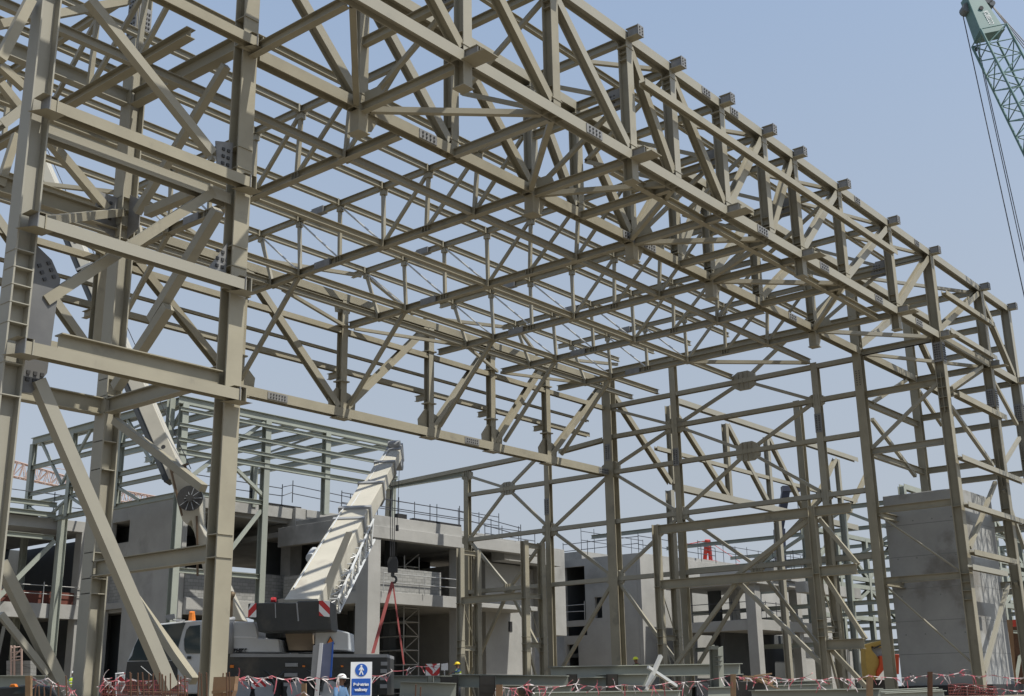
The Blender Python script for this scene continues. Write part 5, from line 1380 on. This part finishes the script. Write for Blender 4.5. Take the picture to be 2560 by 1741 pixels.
cb_ = thing("chevron_board", "red and white chevron board behind the steel stack right of the crane", "sign", tuple(at(1082, 1755, 50)))
mb = MB(); outline(mb, [(1064, 1660), (1082, 1660), (1082, 1690), (1064, 1690)], 50, .03, 0); outline(mb, [(1082, 1660), (1100, 1659), (1098, 1689), (1082, 1690)], 50, .03, 1); mb.build('board', [HAZ_DN, HAZ_UP], cb_)
mb = MB(); mb.tube([at(1082, 1690, 50.1), at(1082, 1760, 50.1)], .04, 8); mb.build('post', GREYPL, cb_)
nt_ = thing("notice_board", "small white notice in front of the dark concrete bay", "sign", tuple(at(1113, 1755, 51)))
mb = MB(); outline(mb, [(1103, 1660), (1120, 1658), (1120, 1676), (1103, 1676)], 51, .03); mb.build('board', SIGNW, nt_); mb = MB(); mb.tube([at(1111, 1676, 51.1), at(1111, 1760, 51.1)], .03, 6); mb.build('post', GREYPL, nt_)
hz = thing("hazard_board", "small red and white striped board on a bent tube frame by the rebar", "sign", tuple(at(300, 1755, 31)))
mb = MB(); outline(mb, [(299, 1684), (312, 1683), (311, 1703), (297, 1703)], 31, .02); mb.build('board', HAZ_S, hz)
mb = MB(); mb.tube([at(290, 1775, 31), at(290, 1684, 31), at(310, 1683, 31)], .02, 6); mb.build('frame', SIGNW, hz)
# ---------------------------------------------------------------- timber formwork box, starter bars, barrier tape on posts
fb = thing("formwork_box", "raw plywood formwork box standing among the starter bars", "formwork", tuple(at(558, 1755, 24)))
mb = MB(); outline(mb, [(534, 1693), (587, 1692), (584, 1727), (531, 1730)], 24, .02); mb.build('front_panel', PLY, fb)
mb = MB(); outline(mb, [(587, 1692), (589, 1691), (582, 1728), (577, 1746), (584, 1727)], 24, .35); mb.build('side_panel', PLY, fb)
mb = MB(); outline(mb, [(529, 1728), (576, 1723), (575, 1729), (529, 1735)], 23.97, .06); mb.build('waler', TIMBER, fb)
mb = MB(); outline(mb, [(532, 1734), (582, 1730), (582, 1775), (532, 1775)], 24.2, .02); mb.build('lower_panel', PLY, fb)
bars = [(90, 1712), (97, 1716), (110, 1718), (128, 1714), (145, 1706), (165, 1690), (272, 1716), (284, 1722), (325, 1681), (328, 1684), (345, 1683), (356, 1682), (372, 1684), (383, 1685), (399, 1682), (406, 1686), (414, 1690), (426, 1684), (445, 1688), (452, 1692), (462, 1690), (498, 1681), (503, 1684), (516, 1682), (558, 1683), (566, 1682), (573, 1681), (1040, 1712), (1052, 1718)]
for k, (x, y) in enumerate(bars):
    d = 23 + (k * 7 % 5) * .35
    mb = MB(); a = at(x, y, d); b = at(x - 3 + (k * 5 % 7), 1772, d)
    mb.tube([a, (a + b) / 2 + CU * .01 * (k % 3 - 1), b], .014, 6)
    o = mb.build('starter_bar', RUST)
    tag(o, "thin rusty starter bar standing upright in the foreground cage", "rebar", "starter bars standing in the foreground")
mb = MB()
for y in (1736, 1730): mb.tube([at(320, y, 24), at(470, y + 2, 24)], .012, 5)
o = mb.build('tie_bar', RUST); tag(o, "rusty level tie bar crossing the upright starter bars", "rebar")
posts = [(72, 1690, 26, .06, TIMBER), (424 + 336, 1709, 25, .05, TIMBER), (1833, 1686, 27, .055, TIMBER), (2174, 1694, 26, .06, TIMBER), (2325, 1680, 29, .05, RUST), (1248, 1712, 25, .07, PLY)]
plab = ["orange-brown timber post left of the yellow vest worker", "short timber post right of the striped board on the crane", "timber post in front of the scattered timber offcuts", "timber post in front of the yellow machine", "rusty thin post tied with tape before the concrete shaft", "short broad plank end between steel stack and tape"]
for (x, y, d, r, m_), lb in zip(posts, plab):
    mb = MB(); a = at(x, y, d); b = at(x, 1790, d); mb.prism([(-r, -r), (r, -r), (r, r), (-r, r)], b, a, CU, CW)
    o = mb.build('post', m_, None, bevel=.006); tag(o, lb, "post", "barrier posts along the foreground")
def tape_line(label, pts, d0, d1, tass, seed):
    rn = random.Random(seed)
    t = thing("barrier_tape", label, "barrier tape", tuple(at(pts[0][0], pts[0][1], d0)))
    mb = MB(); n = len(pts)
    Q = []
    for i, (x, y) in enumerate(pts): Q.append(at(x, y, d0 + (d1 - d0) * i / (n - 1)))
    fine = []
    for i in range(n - 1):
        for k in range(5):
            u_ = k / 5
            fine.append(Q[i].lerp(Q[i + 1], u_) - UZ * (.06 * math.sin(math.pi * u_)))
    fine.append(Q[-1])
    k0 = len(mb.v)
    for i, p in enumerate(fine):
        a = rn.uniform(-.8, .8); w = .006 if tass > 20 else .012
        u_ = (UZ * math.cos(a) + CW * math.sin(a)) * w
        mb.v += [tuple(p + u_), tuple(p - u_)]
    for i in range(len(fine) - 1): mb.f.append([k0 + 2 * i, k0 + 2 * i + 1, k0 + 2 * i + 3, k0 + 2 * i + 2]); mb.m.append(0)
    mb.build('band', TAPE, t)
    mb = MB()
    for i in range(tass):
        p = fine[int((i + rn.random()) / tass * (len(fine) - 1))]
        for k in range(rn.choice((1, 1, 2, 2))):
            a = rn.uniform(-2.9, -.35) if rn.random() < .85 else rn.uniform(.4, 1.6)
            dr = CU * math.cos(a) + UZ * math.sin(a) * .6 + CW * rn.uniform(-.4, .4); dr.normalize()
            ln = rn.uniform(.1, .3); w = rn.uniform(.007, .017); sd_ = dr.cross(CW).normalized(); base_ = len(mb.v); m_ = 5
            bend = rn.uniform(-.14, .14)
            for q_ in range(m_ + 1):
                c_ = p + dr * (ln * q_ / m_) - UZ * (.06 * (q_ / m_) ** 2) + sd_ * (bend * (q_ / m_) ** 2)
                tw = rn.uniform(-.9, .9)
                e = (sd_ * math.cos(tw) + CW * math.sin(tw)) * w
                mb.v += [tuple(c_ + e), tuple(c_ - e)]
            for q_ in range(m_): mb.f.append([base_ + 2 * q_, base_ + 2 * q_ + 1, base_ + 2 * q_ + 3, base_ + 2 * q_ + 2]); mb.m.append(0)
    mb.build('tassels', TAPE, t)
tape_line("faded red and white tape drooping from the left post past the yellow vest worker", [(72, 1694), (120, 1696), (170, 1716), (190, 1725)], 26, 28, 12, 1)
tape_line("knotted red and white tape strung behind the upright starter bars", [(258, 1697), (290, 1700), (330, 1698), (400, 1698), (470, 1697)], 27, 27, 16, 2)
tape_line("red and white tape with loose ends strung along the mobile crane", [(588, 1692), (620, 1690), (680, 1690), (740, 1694), (790, 1695), (860, 1688)], 26, 27, 18, 3)
tape_line("tape rising from the walkway sign to the chevron board", [(930, 1690), (980, 1678), (1040, 1666), (1100, 1660)], 30, 48, 9, 4)
tape_line("pale pink tape over the stacked steel with many fluttering ends", [(1248, 1716), (1320, 1712), (1440, 1710), (1560, 1712), (1680, 1705), (1833, 1687)], 25, 27, 34, 5)
tape_line("red string of knotted tape between the timber posts at right", [(1833, 1689), (1920, 1690), (2010, 1694), (2080, 1694), (2174, 1690), (2325, 1688)], 27, 29, 30, 6)
tape_line("tape crossing in front of the concrete shaft to the right edge", [(2325, 1682), (2400, 1682), (2480, 1688), (2580, 1692)], 29, 30, 12, 7)
tape_line("bright red and white tape low in front of the crane wheels", [(700, 1742), (760, 1730), (800, 1741), (880, 1741)], 22, 22, 6, 8)
tape_line("clump of torn tape lying on the red mesh by the shaft footing", [(2380, 1712), (2430, 1712), (2500, 1722), (2580, 1724)], 34, 36, 16, 9)
# ---------------------------------------------------------------- steel members stacked along the foreground
PAINTG = mat("fresh_green_grey_steel", (.24, .25, .21, 1), (.20, .21, .18, 1), rough=.5, scale=.8, obj_var=.12)
BLACKST = mat("dark_mill_steel", (.05, .048, .045, 1), (.075, .07, .062, 1), rough=.6, scale=1.5)
def member(x0, y0, x1, y1, d0, d1, sec, m_, label, dep='Z', name='steel_beam'):
    mb = MB(); section(mb, sec, at(x0, y0, d0), at(x1, y1, d1), dep)
    o = mb.build(name, m_); tag(o, label, "steel beam", "steel members stacked in the foreground"); return o
member(1377, 1682, 1850, 1673, 47, 51, 'C45', PAINTG, "long pale beam lying raised under the lime helmet worker")
member(820, 1705, 1130, 1706, 45, 46, 'B45', PAINTG, "beam with notched end behind the walkway sign")
member(1130, 1702, 1420, 1706, 44, 43, 'C45', PAINTG, "grey-green beam with splice holes in the middle stack")
member(1240, 1728, 1430, 1729, 42, 42, 'C40', PAINTG, "short beam lowest in the middle stack")
member(1450, 1702, 1620, 1700, 48, 48, 'C45', PAINTG, "beam under the raised long beam in the stack")
member(1000, 1722, 1140, 1726, 41, 41, 'B45', PAINTG, "beam below the notched beam in the stack")
member(1690, 1736, 2080, 1722, 40, 46, 'B36', PAINTG, "long slender beam low in front of the concrete frame")
member(1830, 1722, 2070, 1714, 44, 47, 'C40', PAINTG, "dark green beam lying behind the scattered timber")
member(1330, 1748, 1700, 1742, 33, 34, 'C36', PALE, "sunlit beam lying at the bottom edge of the photo centre")
member(1880, 1745, 2200, 1740, 33, 34, 'C40', PAINTG, "beam at the bottom edge below the timber posts")
for k, (x0, y0, x1, y1, d) in enumerate(((2180, 1738, 2340, 1730, 36), (2195, 1742, 2350, 1735, 34.5), (2205, 1746, 2360, 1739, 33))):
    member(x0, y0, x1, y1, d, d + 2, 'B25', PALE, ("slim beam rearmost of three lying before the shaft", "slim beam middle of three lying before the shaft", "slim beam nearest of three lying before the shaft")[k])
for k, (x, y0, y1, w, d, m_) in enumerate(((1123, 1693, 1760, 22, 43.5, BLACKST), (1218, 1690, 1760, 20, 42.5, BLACKST), (1430, 1686, 1760, 13, 46, BLACKST), (1531, 1686, 1760, 14, 47, BLACKST), (1075, 1690, 1760, 7, 43, PAINTG), (1316, 1720, 1760, 20, 41, BLACKST), (2035, 1724, 1760, 8, 45, PAINTG))):
    mb = MB(); pbox(mb, x - w, y0, x + w, y1, d, .03, 0); pbox(mb, x - w, y0, x - w + 2, y1, d, .5, 0); pbox(mb, x + w - 2, y0, x + w, y1, d, .5, 0)
    for f_ in (.33, .62): pbox(mb, x - w, y0 + (y1 - y0) * f_, x + w, y0 + (y1 - y0) * f_ + 1, d - .02, .1, 0)
    o = mb.build('steel_stand', m_, None); tag(o, ("broad dark steel stand left of the blue shirted worker", "broad dark steel stand under the splice holes", "narrow dark stand under the left end of the long pale beam", "dark stand under the middle of the long pale beam", "grey-green stand under the notched beam end", "dark stand low in the middle stack", "small green stand beside the trestle foot")[k], "steel stand", "steel stands under the stacked members")
for k, (x, d) in enumerate(((1310, 41), (1385, 42), (1640, 40), (1700, 39))):
    mb = MB(); pbox(mb, x - 18, 1724, x + 18, 1760, d, .8); o = mb.build('timber_block', TIMBER, None, bevel=.03)
    tag(o, ("timber block under the splice-hole beam", "timber block right of the dark low stand", "timber block below the crossed flat bars", "timber block at the foot of the short steel post")[k], "timber block", "timber blocks under the stack")
member(1652, 1640, 1614, 1727, 41, 40, 'P12', GALV, "pale flat bar leaning up to the right across the stack", 'Y', 'flat_bar')
member(1620, 1668, 1700, 1722, 40.5, 41, 'P10', GALV, "pale flat bar leaning the other way behind it", 'Y', 'flat_bar')
member(1636, 1690, 1606, 1738, 40.2, 40, 'P10', GALV, "short flat bar at the foot of the crossed pair", 'Y', 'flat_bar')
pm_ = thing("steel_post", "short steel post with angled cap standing among the stacked beams", "steel post", tuple(at(1795, 1755, 42)))
mb = MB(); section(mb, 'C36', at(1795, 1770, 42), at(1790, 1617, 42), 'Y'); mb.build('post', PAINTG, pm_)
mb = MB(); pbox(mb, 1777, 1615, 1796, 1624, 41.7, .5); [pbox(mb, 1790, y, 1806, y + 2, 41.7, .5) for y in (1640, 1652, 1664)]; mb.build('cap', PAINTG, pm_)
rn = random.Random(3)
for k in range(22):
    a = at(rn.uniform(1855, 1910), rn.uniform(1690, 1706), 38 + rn.random()); dr = (CU * rn.uniform(.6, 1) - UZ * rn.uniform(-.1, .55) + CW * rn.uniform(-.5, .5)).normalized()
    mb = MB(); mb.prism([(-.025, -.02), (.025, -.02), (.025, .02), (-.025, .02)], a, a + dr * rn.uniform(.35, .75), dr.cross(UZ).normalized(), UZ)
    o = mb.build('timber_offcut', TIMBER); tag(o, "thin timber offcut in the loose heap before the concrete frame", "offcut", "loose heap of timber offcuts")
mb = MB(); pbox(mb, 1850, 1703, 1915, 1760, 38.2, 1.6); o = mb.build('crate', BLACKST, None, bevel=.03); tag(o, "dark crate holding up the heap of timber offcuts", "crate")
for k, (x, y, w, h, d, m_) in enumerate(((1712, 1712, 18, 48, 38, PAINTG), (1756, 1707, 14, 50, 39, GREYPL), (1960, 1728, 30, 30, 36, PAINTG), (2110, 1734, 26, 26, 35, GREYPL), (1600, 1716, 14, 40, 40, GREYPL), (1480, 1722, 26, 40, 41, PAINTG))):
    mb = MB(); section(mb, 'C45', at(x, y + h / 2, d), at(x, y + h / 2, d) + CW * 2.5, 'Z'); mb.poly([at(x - w, y, d), at(x + w, y, d), at(x + w, y + h, d), at(x - w, y + h, d)], [(0, 1, 2, 3)]); pbox(mb, x - w, y, x + w, y + h, d, .02)
    o = mb.build('steel_offcut', m_); tag(o, ("cut beam end with flat plate by the crossed bars", "grey cut plate beside the short steel post", "green-grey cut end below the trestle foot", "grey cut end left of the yellow machine post", "small grey plate in front of the lime helmet worker", "cut beam end under the long pale beam")[k], "steel offcut", "cut steel pieces in the foreground stack")
# ---------------------------------------------------------------- yellow machine, red chute, far red sheet, planks at the right
YEL = mat("yellow_machine_paint", (.52, .36, .10, 1), (.45, .31, .085, 1), rough=.5, scale=1.5)
REDO = mat("orange_red_paint", (.62, .09, .03, 1), (.54, .075, .03, 1), rough=.5, scale=2)
ym = thing("mixer", "yellow site machine with a round drum opening and a red chute behind the end wall", "machine", tuple(at(2190, 1755, 80)))
mb = MB(); outline(mb, [(2163, 1612), (2200, 1602), (2212, 1602), (2212, 1620), (2178, 1616), (2180, 1626), (2192, 1640), (2199, 1652), (2196, 1672), (2190, 1688), (2190, 1700), (2169, 1700), (2165, 1660)], 80, 1.2); mb.build('body', YEL, ym, bevel=.03)
mb = MB(); p = at(2200, 1628, 80.3); mb.tube([p - CW * .05, p + CW * 1.2], .55, 20); mb.build('drum', GREYPL, ym)
mb = MB(); mb.tube([at(2184, 1622, 79.9), at(2206, 1612, 79.9)], .05, 6); mb.build('crank', BOLT, ym)
mb = MB(); outline(mb, [(2199, 1640), (2218, 1640), (2216, 1668), (2193, 1696), (2192, 1680), (2200, 1660)], 79.8, 1.4); mb.build('chute', REDO, ym, bevel=.03)
mb = MB(); pbox(mb, 2167, 1700, 2215, 1745, 80.2, 1.2); mb.build('chassis', BOLT, ym)
mb = MB(); pbox(mb, 2238, 1636, 2248, 1686, 82, 1.5); o = mb.build('red_container', REDO, None, bevel=.03); tag(o, "orange-red box edge showing between column and concrete shaft", "container")
mb = MB(); outline(mb, [(2505, 1553), (2580, 1546), (2580, 1563), (2505, 1570)], 90, .2); o = mb.build('red_sheet', REDP); tag(o, "flat red hoarding strip at the right edge behind the bay", "hoarding")
mb = MB(); pbox(mb, 2500, 1560, 2590, 1760, 92, .4); o = mb.build('blockwork', RUST); tag(o, "dark brown wall under the red strip at the right edge", "wall")
for k, (x, d) in enumerate(((2500, 66), (2522, 67))):
    mb = MB(); outline(mb, [(x - 8, 1540 + 10 * k), (x + 9, 1540 + 10 * k), (x + 20, 1720), (x + 4, 1720)], d, .15); o = mb.build('plank', PLY); tag(o, ("brown plank leaning upright against the right side of the shaft", "brown plank standing just right of the shaft plank")[k], "plank")
mb = MB(); mb.b2((61.5, 14.6, GZ), (69, 15.2, .25)); o = mb.build('low_kerb', CONC2, None, bevel=.03); tag(o, "low grey concrete kerb at the foot of the right bay", "kerb")
NET = mat("red_mesh_barrier", (.18, .05, .04, 1), (.13, .04, .035, 1), rough=.9, scale=6)
def net(label, pts, d, h):
    mb = MB()
    for i in range(len(pts) - 1):
        n = max(2, int(abs(pts[i + 1][0] - pts[i][0]) / 4))
        for k in range(n + 1):
            x = pts[i][0] + (pts[i + 1][0] - pts[i][0]) * k / n; y = pts[i][1] + (pts[i + 1][1] - pts[i][1]) * k / n
            mb.tube([at(x, y, d), at(x, y, d) - UZ * h], .008, 4, cap=False)
        for k in range(7): mb.tube([at(*pts[i], d) - UZ * (h * k / 6), at(*pts[i + 1], d) - UZ * (h * k / 6)], .009, 4, cap=False)
    o = mb.build('mesh_barrier', NET); tag(o, label, "mesh barrier")
net("rusty red mesh barrier sagging across the foot of the concrete shaft", [(2370, 1712), (2410, 1710), (2450, 1714), (2490, 1718)], 34, .5)
net("red mesh barrier behind the starter bars at left", [(255, 1702), (300, 1704), (380, 1702), (470, 1704)], 27.5, .6)
sd_ = thing("car", "dark roofed vehicle with an orange lamp low at the left edge", "car", tuple(at(60, 1765, 36)))
mb = MB(); outline(mb, [(-40, 1740), (-30, 1722), (20, 1716), (60, 1712), (78, 1714), (120, 1716), (140, 1735), (150, 1790), (-40, 1790)], 36, 1.7); mb.build('body', CHAR, sd_, bevel=.06)
mb = MB(); outline(mb, [(30, 1735), (60, 1716), (105, 1718), (122, 1735)], 35.97, .05); mb.build('window', GLASS, sd_)
mb = MB(); outline(mb, [(22, 1718), (26, 1711), (36, 1710), (40, 1718)], 35.5, .2); mb.build('lamp', ORANGE, sd_, bevel=.02)
bb = MB(); section(bb, 'B45', at(-20, 1706, 44), at(130, 1706, 44), 'Z'); o = bb.build('steel_beam', PAINTG); tag(o, "grey beam lying level behind the dark vehicle at left", "steel beam", "steel members stacked in the foreground")
pw = thing("cable_spool_rack", "pinkish ladder rack of site materials under the left wing", "rack", tuple(at(42, 1755, 62)))
mb = MB()
for x in (28, 36, 54): mb.tube([at(x, 1615, 62), at(x, 1705, 62)], .05, 6)
for y in (1620, 1632, 1644, 1652): mb.tube([at(28, y, 62), at(54, y - 3, 62)], .035, 6)
mb.tube([at(36, 1640, 62), at(54, 1622, 62)], .035, 6)
mb.build('rack', PINK, pw)
mb = MB(); pbox(mb, 16, 1652, 76, 1702, 62.2, .8); mb.build('stack', BLOCK, pw)
